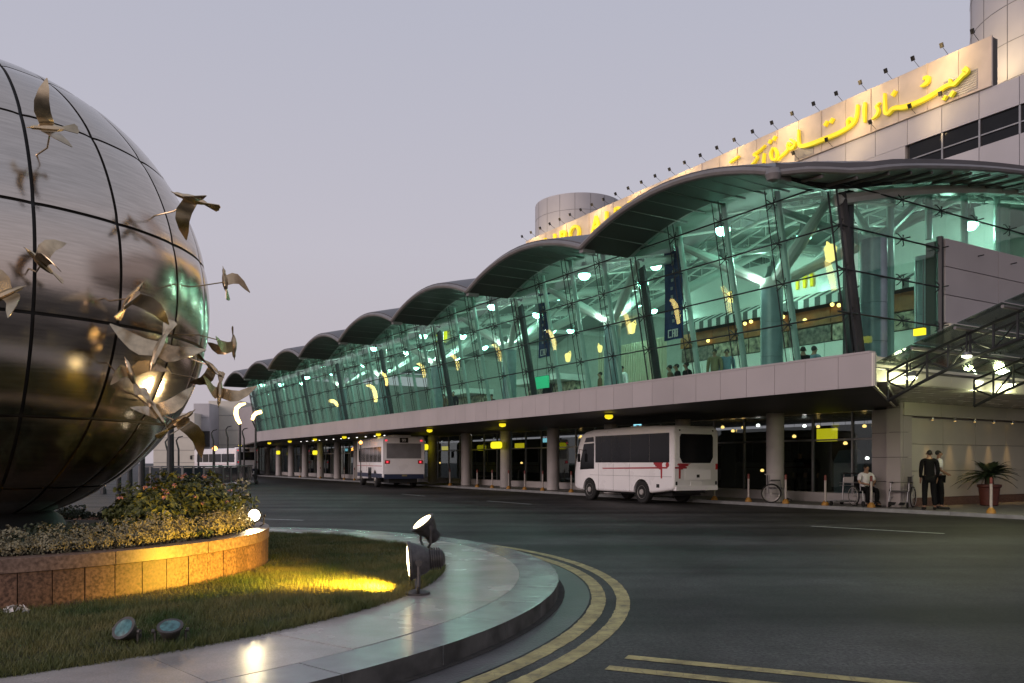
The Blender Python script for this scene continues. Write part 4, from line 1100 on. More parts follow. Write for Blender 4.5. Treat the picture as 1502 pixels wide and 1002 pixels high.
def bush(name, label, cat, p, rad, n, ls, m, group=None, flowers=0, fm=None, stems=5):
    b = thing(name, label, cat, p, 0, group)
    vs, fs = leaf_cloud((0, 0, rad[2] * .75), rad, n, ls); leaf_obj('foliage', vs, fs, m, b)
    st = MB()
    for i in range(stems):
        a = rnd.uniform(0, 6.28); st.tube([(0, 0, -.03), (rad[0] * .3 * math.cos(a), rad[1] * .3 * math.sin(a), rad[2] * .5), (rad[0] * .6 * math.cos(a), rad[1] * .6 * math.sin(a), rad[2] * 1.1)], [.018, .012, .005], 5)
    st.build('stem', M['bark'], b)
    if flowers:
        vs, fs = [], []
        for i in range(flowers):
            a = rnd.uniform(0, 6.28); e_ = rnd.uniform(.1, 1.3)
            c = Vector((rad[0] * math.cos(a) * math.cos(e_), rad[1] * math.sin(a) * math.cos(e_), rad[2] * .75 + rad[2] * 1.05 * math.sin(e_)))
            v2, f2 = leaf_cloud(c, (.03, .03, .03), 9, .035); o = len(vs); vs += v2; fs += [tuple(q + o for q in f) for f in f2]
        leaf_obj('blossom', vs, fs, fm, b)
    return b
def pol(a, r, z=.58): return Vector((PC.x + r * math.cos(R(a)), PC.y + r * math.sin(R(a)), z))
bush('flowering_shrub', 'tall leafy shrub with pink blossoms beside the globe', 'shrub', pol(12, 2.25), (.62, .62, .40), 3600, .075, M['leaf'], None, 22, M['petal'])
bush('flowering_shrub', 'lower yellow-green shrub next to the pink blossoming one', 'shrub', pol(-12, 2.15), (.42, .42, .34), 1900, .07, M['leaf'], None, 8, M['petal'])
bush('flowering_shrub', 'thin shrub with pale blossoms behind the glaring planter lamp', 'shrub', pol(28, 2.85), (.26, .26, .36), 420, .06, M['leaf'], None, 16, M['petal_pale'])
for i, (a, r_) in enumerate(((2, 2.62), (-14, 2.6), (-30, 2.5), (-46, 2.45), (-62, 2.45), (-78, 2.45), (-94, 2.45), (18, 2.62), (34, 2.3), (55, 2.3), (76, 2.3), (98, 2.3), (-5, 1.9), (-35, 1.8), (-65, 1.8))):
    bush('low_hedge', 'dark low hedge clump between globe and silver border plants', 'hedge', pol(a, r_, .56), (.40, .40, .14), 1100, .05, M['leaf_dark'], 'dark hedge clumps in the planter')
base_meshes = []
for i in range(5):
    vs, fs = leaf_cloud((0, 0, .09), (.145, .145, .15), 1150, .021)
    me = bpy.data.meshes.new('foliage'); me.from_pydata([tuple(v) for v in vs], [], fs); me.materials.append(M['leaf_silver']); base_meshes.append(me)
stm = MB().tube([(0, 0, -.02), (.0, 0, .12)], [.012, .006], 5).mesh('stem', M['bark'])
for i in range(36):
    a = -122 + 4.7 * i + rnd.uniform(-.9, .9); rr = 2.85 + rnd.uniform(-.06, .05)
    b = thing('border_plant', 'small silvery grey-leaved border plant along the planter rim', 'plant', pol(a, rr, .565), rnd.uniform(0, 6.28), 'silver border plants along the planter rim')
    s = rnd.uniform(1.1, 1.45)
    ob('foliage', base_meshes[i % 5], b, scale=(s, s, s * rnd.uniform(.85, 1.15))); ob('stem', stm, b)

# ------------------------------------------------------------------ floodlights
def floodlight(label, p, yaw, tilt, size, face, yoke_rot=0):
    T = thing('floodlight', label, 'floodlight', p, yaw)       # faces local +x, tilted up by tilt
    s = size; h = .30 * s
    Rm = Matrix.Rotation(-tilt, 3, 'Y')
    ax = Rm @ Matrix.Rotation(R(90), 3, 'Y')
    c = Vector((0, 0, h))
    hd = MB().lathe([(.04 * s, -.24 * s), (.075 * s, -.22 * s), (.08 * s, -.12 * s), (.12 * s, -.07 * s), (.165 * s, .05 * s), (.175 * s, .055 * s), (.175 * s, .08 * s), (.158 * s, .08 * s)], 24, c, ax).build('head', M['lamp_body'], T)
    MB().lathe([(.156 * s, .072 * s), (.12 * s, .085 * s), (.001, .095 * s)], 24, c, ax).build('lens', face, hd)
    for k in range(5):
        MB().lathe([(.10 * s, 0), (.10 * s, .006 * s)], 18, c + ax @ Vector((0, 0, (-.20 + .02 * k) * s)), ax).build('cooling_fin', M['lamp_body'], hd)
    y = MB()
    w = .20 * s
    y.tube([(0, w, h), (0, w, h * .35), (0, w * .45, .03 * s), (0, -w * .45, .03 * s), (0, -w, h * .35), (0, -w, h)], .016 * s, 6).build('yoke', M['lamp_body'], T)
    b = MB().lathe([(.11 * s, 0), (.11 * s, .02 * s), (.05 * s, .04 * s)], 16).build('base', M['lamp_body'], T)
    for sy in (-1, 1): MB().lathe([(.03 * s, -.01), (.03 * s, .01)], 10, (0, sy * (w + .012), h), Matrix.Rotation(R(90), 3, 'X')).build('knob', M['lamp_body'], T)
    return T, c, ax
p1_ = Vector((-.93, 7.9, .15))
T, c, ax = floodlight('large grey floodlight shining yellow across the lawn from the pavement edge', p1_, R(190), R(-4), 1.12, M['flood_face'])
tgt = Vector((-3.2, 8.4, .2))
spot('lamp', p1_ + Vector((-.20, .03, .22)), Vector((-1.95, 8.2, .07)), (1, .57, .04), 1350, 92, 1.0, .07)
p2_ = Vector((-1.28, 11.9, .152))
T, c, ax = floodlight('grey floodlight tilted up with glowing lens, on the far lawn edge', p2_, R(205), R(52), 1.15, M['flood_face'])
spot('lamp', p2_ + Vector((-.15, -.07, .55)), SC + Vector((0, 0, -.4)), (1, .72, .34), 260, 70, .6, .1)
for i, (x, yaw, lab) in enumerate(((186, 250, 'upright unlit floodlight with teal face sunk in the lawn edge'), (250, 285, 'flat-lying unlit floodlight with teal face sunk in the lawn edge'))):
    p = ground(x, 5.66, .115)
    floodlight(lab, p, R(yaw), R(38 if i == 0 else 66), .50, M['teal_glass'])
p3_ = at(374, 752, 10.3)
T, c, ax = floodlight('small glaring white floodlight on the planter rim', Vector((p3_.x, p3_.y, .60)), math.atan2(-p3_.y, -p3_.x) + R(-14), R(8), .55, M['flood_white'])
spot('lamp', Vector((p3_.x, p3_.y, .80)) + Vector((.06, -.22, .03)), Vector((p3_.x + 1.0, p3_.y - 6, .3)), (1, .80, .45), 60, 120, .9, .05)
lp = MB()
vs, fs = leaf_cloud((0, 0, .03), (.12, .05, .04), 26, .06); lpm = leaf_obj('litter_bag', vs, fs, M['paper'], None)
lpm.location = (-4.15, 6.72, .18); tag(lpm, 'crumpled white litter bag in the grass below the planter', 'litter')

# ------------------------------------------------------------------ vehicles
def rr_ring(y, hw, z0, z1, r, n=5):
    pts = []
    for cx_, cz, a0 in ((hw - r, z1 - r, 0), (-hw + r, z1 - r, 90), (-hw + r * .6, z0 + r * .6, 180), (hw - r * .6, z0 + r * .6, 270)):
        rad = r if a0 < 180 else r * .6
        for i in range(n):
            a = R(a0 + 90 * i / (n - 1)); pts.append(Vector((cx_ + rad * math.cos(a), y, cz + rad * math.sin(a))))
    return pts
def loft(rings):
    m = MB(); n = len(rings[0]); vs = [p for r in rings for p in r]; fs = []
    for i in range(len(rings) - 1):
        for k in range(n): fs.append((i * n + k, i * n + (k + 1) % n, (i + 1) * n + (k + 1) % n, (i + 1) * n + k))
    fs += [tuple(range(n))[::-1], tuple((len(rings) - 1) * n + k for k in range(n))]
    return m.add(vs, fs)
def cut_wells(o, cuts, r, W):
    for y in cuts:
        c = ob('cutter', MB().lathe([(r, -W), (r, W)], 28, (0, 0, 0), Matrix.Rotation(R(90), 3, 'Y')).mesh('cutter', M['black']), None, (0, y, r * .86))
        md = o.modifiers.new('b', 'BOOLEAN'); md.operation = 'DIFFERENCE'; md.object = c; md.solver = 'EXACT'
        bpy.context.view_layer.update()
        me = bpy.data.meshes.new_from_object(o.evaluated_get(bpy.context.evaluated_depsgraph_get()))
        o.modifiers.clear(); o.data = me; bpy.data.objects.remove(c)
    o.data.polygons.foreach_set('use_smooth', [True] * len(o.data.polygons)); o.data.set_sharp_from_angle(angle=R(30))
def wheel(parent, x, y, r, w=.24):
    Mx = Matrix.Rotation(R(90), 3, 'Y'); s = 1 if x > .6 else -1
    t = ob('wheel', MB().lathe([(r * .58, -w / 2), (r * .92, -w / 2), (r, -w / 2 + .04), (r, w / 2 - .04), (r * .92, w / 2), (r * .58, w / 2)], 28, (0, 0, 0), Mx).mesh('wheel', M['tyre']), parent, (x, y, r))
    MB().lathe([(r * .6, s * (w / 2 - .05)), (r * .58, s * (w / 2 + .005)), (r * .5, s * (w / 2 - .02)), (r * .3, s * (w / 2 - .03)), (r * .22, s * (w / 2 + .03)), (.001, s * (w / 2 + .035))], 24, (0, 0, 0), Mx).build('rim', M['hub'], t)
    m = MB()
    for k in range(8):
        a = k * math.pi / 4; m.lathe([(r * .07, s * (w / 2 - .025)), (r * .06, s * (w / 2 - .005))], 8, (0, r * .42 * math.cos(a), r * .42 * math.sin(a)), Mx)
    m.build('rim_hole', M['black'], t)
# --- white minibus: local +y forward, x right, rear at y=0
def minibus():
    p = ground(988, 26.7); phi = R(28); W = 1.96; Ln = 6.3; H = 2.72; hw = W / 2
    T = thing('minibus', 'white minibus with red winged stripe parked at the kerb', 'minibus', p, phi)
    off = hw
    def O(name, mb, m, parent=T, **k): return mb.build(name, m, parent, **k)
    rings = []
    for y, k, z0, z1 in ((0, .955, .62, 2.52), (.03, .985, .56, 2.60), (.14, 1, .50, 2.68), (1.2, 1, .38, H), (3.0, 1, .36, H), (4.9, 1, .36, 2.70), (5.4, .995, .36, 2.64), (5.68, .985, .36, 2.50), (5.88, .97, .37, 2.16), (6.06, .95, .40, 1.60), (6.2, .92, .45, 1.18), (6.28, .87, .50, .98)):
        rings.append([v + Vector((off, 0, 0)) for v in rr_ring(y, hw * k, z0, z1, .17)])
    b = O('body', loft(rings), M['bus_white'])
    bpy.context.view_layer.update()
    # wheel wells
    for y in (1.75, 5.05):
        c = ob('cutter', MB().lathe([(.46, -2), (.46, 2)], 28, (0, 0, 0), Matrix.Rotation(R(90), 3, 'Y')).mesh('cutter', M['black']), T, (off, y, .40))
        md = b.modifiers.new('b', 'BOOLEAN'); md.operation = 'DIFFERENCE'; md.object = c; md.solver = 'EXACT'
        bpy.context.view_layer.update()
        me = bpy.data.meshes.new_from_object(b.evaluated_get(bpy.context.evaluated_depsgraph_get())); b.modifiers.clear(); b.data = me; bpy.data.objects.remove(c)
    b.data.polygons.foreach_set('use_smooth', [True] * len(b.data.polygons)); b.data.set_sharp_from_angle(angle=R(32))
    O('chassis', MB().bb((off - .62, .5, .30), (off + .62, 5.9, .52)).bb((off - .5, .15, .40), (off + .5, .9, .58)), M['black'])
    for x in (off - hw + .13, off + hw - .13):
        wheel(T, x, 1.75, .40); wheel(T, x, 5.05, .40)
    # side windows with frames (both sides)
    for sx in (-1, 1):
        xs = off + sx * (hw + .001)
        for i, (a, bq) in enumerate(((.22, 1.28), (1.30, 2.40), (2.42, 3.52), (3.54, 4.20), (4.22, 4.62))):
            g_ = ob('window', MB().bb((xs - .012, a, 1.44), (xs + .006, bq, 2.44)).mesh('window', M['glass_dark']), T)
            if i < 4:
                MB().bb((xs + sx * .004 - .004, a + .03, 1.90), (xs + sx * .008 + .004, bq - .02, 1.925)).build('slider_bar', M['black'], g_)
                MB().bb((xs + sx * .006 - .004, a + .10 + .25 * (i % 2), 1.50), (xs + sx * .006 + .004, min(bq - .05, a + .48 + .3 * (i % 2)), 2.32)).build('curtain', M['curtain'], g_)
        O('door_window', MB().prism([(xs - .01, 4.72, 1.20), (xs - .01, 5.70, 1.16), (xs - .01, 5.66, 1.5), (xs - .01, 5.42, 2.16), (xs - .01, 4.72, 2.18)], (.017, 0, 0)), M['glass_dark'])
        O('quarter_window', MB().prism([(xs - .01, 4.72, 2.24), (xs - .01, 5.38, 2.22), (xs - .01, 5.26, 2.40), (xs - .01, 4.76, 2.42)], (.017, 0, 0)), M['glass_dark'])
        O('panel_line', MB().bb((xs - .003, .1, .955), (xs + .004, 5.0, .965)), M['bus_grey'])
        O('marker_lamp', MB().bb((xs - .01, .75, .58), (xs + .012, .9, .70)), M['black'])
        for a in (2.45, 3.45, 4.42): O('panel_line', MB().bb((xs - .003, a, .40), (xs + .003, a + .01, 1.40)), M['bus_grey'])
        # livery: stripe, wings, disc
        O('stripe', MB().prism([(xs - .004, .32, 1.235), (xs - .004, 4.1, 1.20), (xs - .004, 4.2, 1.24), (xs - .004, .32, 1.29)], (.008, 0, 0)), M['red'])
        def wing(y0, d, mm):
            P = []
            for (u, v) in ((-.02, .96), (.05, .96), (.06, 1.26), (.16, 1.27), (.15, 1.31), (.27, 1.31), (.25, 1.35), (.37, 1.37), (.34, 1.41), (.46, 1.44), (.42, 1.47), (.52, 1.53), (.46, 1.545), (.30, 1.52), (.14, 1.53), (.06, 1.56), (-.03, 1.55), (-.08, 1.49), (-.02, 1.46), (-.03, 1.3)):
                P.append((xs - .005, y0 + d * u, v - .06))
            mm.prism(P, (.010, 0, 0))
        m = MB(); wing(.62, 1, m); O('emblem_wing', m, M['red'])
        m = MB(); m.lathe([(.09, -.006), (.09, .006)], 18, (xs, .32, 1.36), Matrix.Rotation(R(90), 3, 'Y')); O('emblem_disc', m, M['red'])
        O('mirror', MB().tube([(xs, 5.35, 1.9), (xs + sx * .16, 5.5, 1.95), (xs + sx * .18, 5.52, 1.75)], .015, 6).box((xs + sx * .18, 5.52, 1.62), (.05, .03, .16)), M['black'])
    # rear
    rw = [(off - .66, 2.40), (off + .66, 2.40), (off + .72, 2.30), (off + .72, 1.62), (off + .66, 1.52), (off + .60, 1.42), (off - .60, 1.42), (off - .66, 1.52), (off - .72, 1.62), (off - .72, 2.30)]
    fr = O('rear_window', MB().prism([(x, -.012, z) for x, z in rw], (0, .03, 0)), M['glass_dark'])
    O('rear_stripe', MB().bb((off - .92, -.006, 1.235), (off - .42, .03, 1.29)), M['red'])
    m = MB(); P = []
    for (u, v) in ((-.02, .90), (.05, .90), (.06, 1.20), (.16, 1.21), (.15, 1.25), (.28, 1.26), (.26, 1.30), (.40, 1.33), (.37, 1.36), (.50, 1.405), (.30, 1.40), (.12, 1.405), (.05, 1.41), (-.05, 1.405), (-.09, 1.36), (-.02, 1.33)): P.append((off - .74 + u, -.008, v))
    m.prism(P, (0, .02, 0)); O('emblem_wing', m, M['red'])
    O('engine_hatch', MB().bb((off - .5, -.010, .86), (off + .62, -.002, 1.20)), M['bus_white'])
    O('hatch_handle', MB().bb((off + .0, -.022, .93), (off + .12, -.009, 1.03)), M['black'])
    O('number_plate', MB().bb((off - .26, -.018, .66), (off + .22, -.002, .79)), M['white'])
    O('bumper', MB().bb((off - .90, -.05, .50), (off + .90, .1, .64)), M['bus_white'])
    for sx in (-1, 1):
        O('tail_lamp', MB().bb((off + sx * .86 - .035, -.012, .68), (off + sx * .86 + .035, .05, .80)), M['black'])
        O('top_lamp', MB().lathe([(.035, -.012), (.03, .02)], 10, (off + sx * .72, .012, 2.52), Matrix.Rotation(R(90), 3, 'X')), M['black'])
    O('tail_lamp', MB().bb((off + .84, -.010, 1.20), (off + .93, .05, 1.40)), M['tail'])
    O('roof_hatch', MB().bb((off - .3, 2.6, 2.71), (off + .3, 3.3, 2.78)), M['bus_white'])
    O('windscreen', MB().slab(lambda u, v: Vector((off - .8 + 1.6 * u, 6.10 - .40 * v, 1.50 + .92 * v)), (0, .02, .01), 2, 2), M['glass_dark'])
    return T
minibus()
def city_bus(p, phi, Ln, lab, lit):
    W = 2.42; H = 2.9; hw = W / 2; off = hw
    T = thing('city_bus', lab, 'bus', p, phi)
    def O(name, mb, m, parent=T, **k): return mb.build(name, m, parent, **k)
    rings = [[v + Vector((off, 0, 0)) for v in rr_ring(y, hw * k, z0, z1, .14)] for y, k, z0, z1 in ((0, .97, .60, H - .08), (.06, 1, .58, H), (Ln - .3, 1, .36, H), (Ln, .95, .40, H - .12))]
    b = O('body', loft(rings), M['bus_white'])
    for y in (2.2, Ln - 1.7):
        c = ob('cutter', MB().lathe([(.54, -2), (.54, 2)], 24, (0, 0, 0), Matrix.Rotation(R(90), 3, 'Y')).mesh('cutter', M['black']), T, (off, y, .46))
        md = b.modifiers.new('b', 'BOOLEAN'); md.operation = 'DIFFERENCE'; md.object = c; md.solver = 'EXACT'
        bpy.context.view_layer.update()
        me = bpy.data.meshes.new_from_object(b.evaluated_get(bpy.context.evaluated_depsgraph_get())); b.modifiers.clear(); b.data = me; bpy.data.objects.remove(c)
        for x in (off - hw + .15, off + hw - .15): wheel(T, x, y, .47, .27)
    b.data.polygons.foreach_set('use_smooth', [True] * len(b.data.polygons)); b.data.set_sharp_from_angle(angle=R(32))
    O('chassis', MB().bb((off - .8, .3, .28), (off + .8, Ln - .5, .55)), M['black'])
    for sx in (-1, 1):
        xs = off + sx * (hw + .001); n_ = 6
        for i in range(n_):
            a = .35 + (Ln - 1.2) * i / n_; bq = .35 + (Ln - 1.2) * (i + 1) / n_ - .12
            wv = O('window', MB().bb((xs - .012, a, 1.45), (xs + .006, bq, 2.32)), M['glass_dark'])
            MB().bb((xs - .004, a + .03, 2.0), (xs + .012, bq - .03, 2.025)).build('slider_bar', M['bus_grey'], wv)
        O('skirt', MB().bb((xs - .006, .15, .56), (xs + .004, Ln - .4, .80)), M['bus_blue'])
        O('waist_line', MB().bb((xs - .003, .1, 1.22), (xs + .004, Ln - .3, 1.25)), M['red'])
        O('door', MB().bb((xs - .012, 3.3, .42), (xs + .005, 4.3, 1.15)), M['glass_dark'])
        O('mirror', MB().tube([(xs, Ln - .1, 2.2), (xs + sx * .25, Ln + .05, 2.2)], .02, 6).box((xs + sx * .27, Ln + .05, 1.98), (.09, .05, .22)), M['black'])
    O('rear_window', MB().bb((off - .98, -.012, 1.66), (off + .98, .04, 2.50)), M['bus_grey' if lit else 'glass_dark'])
    O('rear_panel', MB().bb((off - 1.02, -.012, .82), (off + 1.02, .05, 1.60)), M['bus_white'])
    O('bumper', MB().bb((off - 1.12, -.05, .52), (off + 1.12, .1, .78)), M['bus_blue'])
    O('number_plate', MB().bb((off - .12, -.066, .66), (off + .16, -.051, .76)), M['cloth_yellow'])
    nb = O('route_display', MB().bb((off - .24, -.014, 2.54), (off + .24, .05, 2.82)), M['black'])
    if lit: text_part('99', .24, .003, M['white'], T, (off, -.018, 2.59), (R(90), 0, 0), 'route_number')
    for sx in (-1, 1):
        t_ = O('tail_lamp', MB().bb((off + sx * .94 - .14, -.022, 1.36), (off + sx * .94 + .14, -.010, 1.56)), M['tail'])
        MB().bb((off + sx * .94 - .05, -.032, 1.41), (off + sx * .94 + .05, -.0225, 1.51)).build('bulb', M['tail_lit'], t_)
        O('top_lamp', MB().bb((off + sx * 1.0 - .06, -.015, 2.62), (off + sx * 1.0 + .06, .03, 2.70)), M['tail_lit'])
    O('air_unit', MB().bb((off - .5, .4, H - .01), (off + .5, 1.9, H + .09)), M['bus_white'])
    return T
city_bus(ground(561, 44.6), R(20.5), 8.6, 'white city bus with red tail lamps pulling in along the terminal kerb', True)
city_bus(ground(346, 82), R(43), 11, 'white bus standing far beyond the glass balustrade', False)
fb = at(315, 658, 80); h = thing('beacon_lamp', 'glaring orange lamp above the far bus', 'lamp', (fb.x, fb.y, 0))
MB().tube([(0, 0, 0), (0, 0, fb.z - .1)], .05, 8).build('post', M['dark_steel'], h); MB().lathe([(.05, -.2), (.22, -.1), (.25, .05), (.15, .2), (.01, .24)], 12, (0, 0, fb.z)).build('globe', M['amber'], h)
fb = at(529, 649, 47); h = thing('beacon_lamp', 'small orange lamp by the front of the city bus', 'lamp', (fb.x, fb.y, 0))
MB().tube([(0, 0, .1), (0, 0, fb.z - .05)], .03, 8).build('post', M['dark_steel'], h); MB().lathe([(.03, -.1), (.09, -.05), (.10, .03), (.01, .1)], 12, (0, 0, fb.z)).build('globe', M['amber'], h)

# ------------------------------------------------------------------ people
def skin_part(name, chains, m, parent, root=0):
    """chains: lists of (x,y,z,r); a first point equal to an existing one joins there."""
    vs, rs, es, idx = [], [], [], {}
    for ch in chains:
        prev = None
        for (x, y, z, r) in ch:
            k = (round(x, 4), round(y, 4), round(z, 4))
            if k not in idx: idx[k] = len(vs); vs.append((x, y, z)); rs.append(r)
            i = idx[k]
            if prev is not None and prev != i: es.append((prev, i))
            prev = i
    me = bpy.data.meshes.new(name); me.from_pydata(vs, es, [])
    o = bpy.data.objects.new(name, me); C.objects.link(o)
    sk = o.modifiers.new('s', 'SKIN'); sk.use_smooth_shade = True; sk.branch_smoothing = .3
    if not me.skin_vertices: bm = bmesh.new(); bm.from_mesh(me); bm.verts.layers.skin.verify(); bm.to_mesh(me); bm.free()
    for i, r in enumerate(rs):
        d = me.skin_vertices[0].data[i]
        d.radius = r if isinstance(r, tuple) else (r, r); d.use_root = (i == root)
    ss = o.modifiers.new('b', 'SUBSURF'); ss.levels = 1; ss.render_levels = 1
    bpy.context.view_layer.update()
    m2 = bpy.data.meshes.new_from_object(o.evaluated_get(bpy.context.evaluated_depsgraph_get()))
    bpy.data.objects.remove(o); m2.materials.clear(); m2.materials.append(m); m2.name = name
    m2.polygons.foreach_set('use_smooth', [True] * len(m2.polygons))
    return ob(name, m2, parent)
def person(label, p, rz, h, top, trousers, pose='stand', group=None, sleeves=True, armL=None, armR=None, tcol=None, head_turn=0, simple=False):
    """faces local -y."""
    T = thing('person', label, 'person', p, rz, group); s = h / 1.75
    sc = lambda ch: [(x * s, y * s, z * s, (tuple(q * s for q in r) if isinstance(r, tuple) else r * s)) for x, y, z, r in ch]
    if pose == 'stand':
        pel, leg = (0, 0, .96), [[(.10, 0, .90), (.115, -.02, .50), (.125, .03, .09), (.135, -.15, .05)], [(-.10, 0, .90), (-.125, -.05, .50), (-.16, -.03, .09), (-.18, -.21, .05)]]
        dz, dy = 0, 0
    else:
        pel, leg = (0, .05, .52), [[(.10, .0, .52), (.14, -.42, .52), (.14, -.40, .10), (.145, -.58, .06)], [(-.10, .0, .52), (-.14, -.42, .52), (-.16, -.36, .10), (-.17, -.54, .06)]]
        dz, dy = -.44, .03
    lean = -.07 if pose == 'sit' else 0
    def up(x, y, z): return (x, y + dy + lean * (z - .96) * 2.2, z + dz)
    sp_ = [pel, up(0, .01, 1.12), up(0, .0, 1.33), up(0, .01, 1.46), up(0, .0, 1.53), up(0, -.012, 1.62), up(0, -.005, 1.70)]
    aL = armL or [(.185, 0, 1.42), (.225, .03, 1.15), (.215, -.06, .90)]
    aR = armR or [(-.185, 0, 1.42), (-.225, .03, 1.15), (-.215, -.06, .90)]
    aL, aR = [up(*q) for q in aL], [up(*q) for q in aR]
    ch = [[(*sp_[0], (.14, .10)), (*sp_[1], (.125, .09)), (*sp_[2], (.15, .10)), (*sp_[3], (.09, .07)), (*sp_[4], .05), (*sp_[5], (.072, .088)), (*sp_[6], (.06, .075))]]
    for lg in leg: ch.append([(*sp_[0], (.14, .10)), (*lg[0], .085), (*lg[1], .055), (*lg[2], .038), (*lg[3], .035)])
    for am in (aL, aR):
        a, b, c = [Vector(q) for q in am]; d = (c - b).normalized(); hnd = c + d * .075
        ch.append([(*sp_[3], (.09, .07)), (*a, .052), (*b, .04), (*c, .027), (*hnd, (.036, .018))])
        sd = d.orthogonal().normalized()
        for i in range(4):
            o = hnd + sd * (.022 - .015 * i); L_ = (.065, .078, .072, .055)[i]
            ch.append([(*hnd, (.036, .018)), (*(o + d * .03), .009), (*(o + d * L_), .007)])
        ch.append([(*c, .027), (*(c + d * .03 + sd * .045), .010), (*(c + d * .07 + sd * .055), .008)])
    n_ = sp_[5]; ch.append([(*n_, (.072, .088)), (n_[0], n_[1] - .098, n_[2] - .012, .012)])
    body = skin_part('body', [sc(c) for c in ch], M['skin'], T)
    if True:
        f = MB()
        hd = Vector(sp_[5]) * s
        for sx in (-1, 1): f.lathe([(.004, -.006), (.009, 0), (.004, .006)], 8, hd + Vector((sx * .03, -.086, .015)) * s)
        f.build('eyes', M['hair'], T)
        f = MB()
        for sx in (-1, 1): f.lathe([(.008, -.03), (.014, 0), (.008, .03)], 8, hd + Vector((sx * .078, .005, .0)) * s)
        f.build('ears', M['skin'], T)
        hm = MB(); hr = .087 * s
        prof2 = [(hr * math.cos(R(a)), hr * math.sin(R(a))) for a in (-18, 5, 25, 45, 65, 85)]
        hm.lathe([(r_ * .88, z * 1.0) for r_, z in prof2], 16, hd + Vector((0, .026, .028)) * s, Matrix.Diagonal((.96, 1.12, 1.02)).to_3x3() @ Matrix.Rotation(R(-28), 3, 'X')); hm.build('hair', M['hair'], T)
    g_ = .018
    shirt = [[(*sp_[0], (.158, .118)), (*sp_[1], (.148, .112)), (*sp_[2], (.172, .122)), (sp_[3][0], sp_[3][1], sp_[3][2] - .01, (.10, .085))]]
    if pose == 'stand' and top == 'suit': shirt.append([(*sp_[0], (.158, .118)), (0, 0, .80, (.175, .125))])
    for am in (aL, aR):
        a, b, c = [Vector(q) for q in am]
        shirt.append([(sp_[3][0], sp_[3][1], sp_[3][2] - .01, (.10, .085)), (*a, .075), (*b, .062), (*(b + (c - b) * .88), .046)] if sleeves else [(sp_[3][0], sp_[3][1], sp_[3][2] - .01, (.10, .085)), (*a, .078), (*(a + (b - a) * .8), .066)])
    skin_part('jacket' if top == 'suit' else 'shirt', [sc(c) for c in shirt], M[top], T)
    tr = []
    pz = (pel[0], pel[1], pel[2] - .03)
    for lg in leg:
        a, b, c, d = lg; tr.append([(*pz, (.155, .115)), (*a, .105), (*b, .082), (c[0], c[1], c[2] + .02, .068)])
    skin_part('trousers', [sc(c) for c in tr], M[trousers], T)
    sh = MB()
    for lg in leg:
        c, d = Vector(lg[2]) * s, Vector(lg[3]) * s
        sh.tube([(c.x, c.y + .06 * s, .045 * s), (c.x, c.y, .055 * s), ((c.x + d.x) / 2, (c.y + d.y) / 2, .05 * s), (d.x, d.y, .04 * s), (d.x, d.y - .04 * s, .03 * s)], [.025 * s, .048 * s, .046 * s, .042 * s, .02 * s], 8)
    sh.build('shoes', M['hair'], T)
    return T
toR = math.atan2(1, .3)
person('man in a black suit seen from behind, in front of a cream wall', (*ground(1363, 22.6)[:2], .1), R(165), 1.71, 'suit', 'suit')
person('man in white short-sleeved shirt and dark trousers behind the suited man', (*ground(1377, 23.1)[:2], .1), R(75), 1.71, 'shirt', 'suit', sleeves=False, armL=[(.20, 0, 1.42), (.26, .02, 1.15), (.14, -.18, 1.05)], armR=[(-.20, 0, 1.42), (-.26, .02, 1.15), (-.12, -.2, 1.05)])
pw_ = ground(1269, 24.6, .1)
person('man in white shirt sitting in a wheelchair, hands in his lap', pw_ + Vector((0, 0, .0)), R(8), 1.72, 'shirt', 'suit', 'sit', sleeves=False, armL=[(.20, 0, 1.42), (.27, -.10, 1.18), (.06, -.28, 1.12)], armR=[(-.20, 0, 1.42), (-.27, -.10, 1.18), (-.04, -.30, 1.12)])
# people behind the hall glass
ppl = [(1178, 16.6, 'suit', 'dark-haired person seated by the hall window next to a blue jacket', 'sit', .32), (1192, 16.75, 'blue_cloth', 'person in blue jacket seated by the hall window near the corner', 'sit', .28), (1048, 17.2, 'cloth_yellow', 'person in pale yellow top standing inside the hall', 'stand', .0), (1066, 17.5, 'blue_cloth', 'person in blue-grey shirt standing next to the yellow top', 'stand', .0),
       (1009, 16.4, 'suit', 'person in dark jacket seated highest in the row by the window', 'sit', .3), (995, 16.4, 'suit', 'dark seated person beside the highest one in the row', 'sit', .12), (985, 16.4, 'brown_cloth', 'person in brown seated at the end of the row by the window', 'sit', .1),
       (912, 17.5, 'shirt', 'person in white standing past the ribbed screen', 'stand', 0), (880, 18, 'brown_cloth', 'person in brown standing near the white kiosk', 'stand', 0), (803, 17.3, 'suit', 'person in black standing below the green screen', 'stand', 0), (722, 17, 'suit', 'person in black seated far along the hall window', 'sit', .2), (665, 17, 'suit', 'person in black standing in the far hall', 'stand', 0), (650, 17.2, 'brown_cloth', 'person in brown standing in the far hall', 'stand', 0)]
for x, D, top, lab, pose, dz in ppl:
    D += 1.3; p = fw(px_t(x, D), D, ZFL)
    person(lab, p, ROT + R(rnd.uniform(-60, 60)) + (R(180) if pose == 'sit' and x > 1100 else 0), 1.70, top, 'suit', pose)
    if pose == 'sit':
        ch = thing('cafe_chair', 'plain dark chair under ' + lab.split(' seated')[0] + ' by the window', 'chair', p)
        MB().bb((-.22, -.2, .40), (.22, .24, .44)).build('seat', M['black'], ch)
        for sx in (-1, 1):
            for sy in (-.17, .21): MB().tube([(sx * .19, sy, 0), (sx * .19, sy, .40)], .014, 6).build('leg', M['grey_metal'], ch)
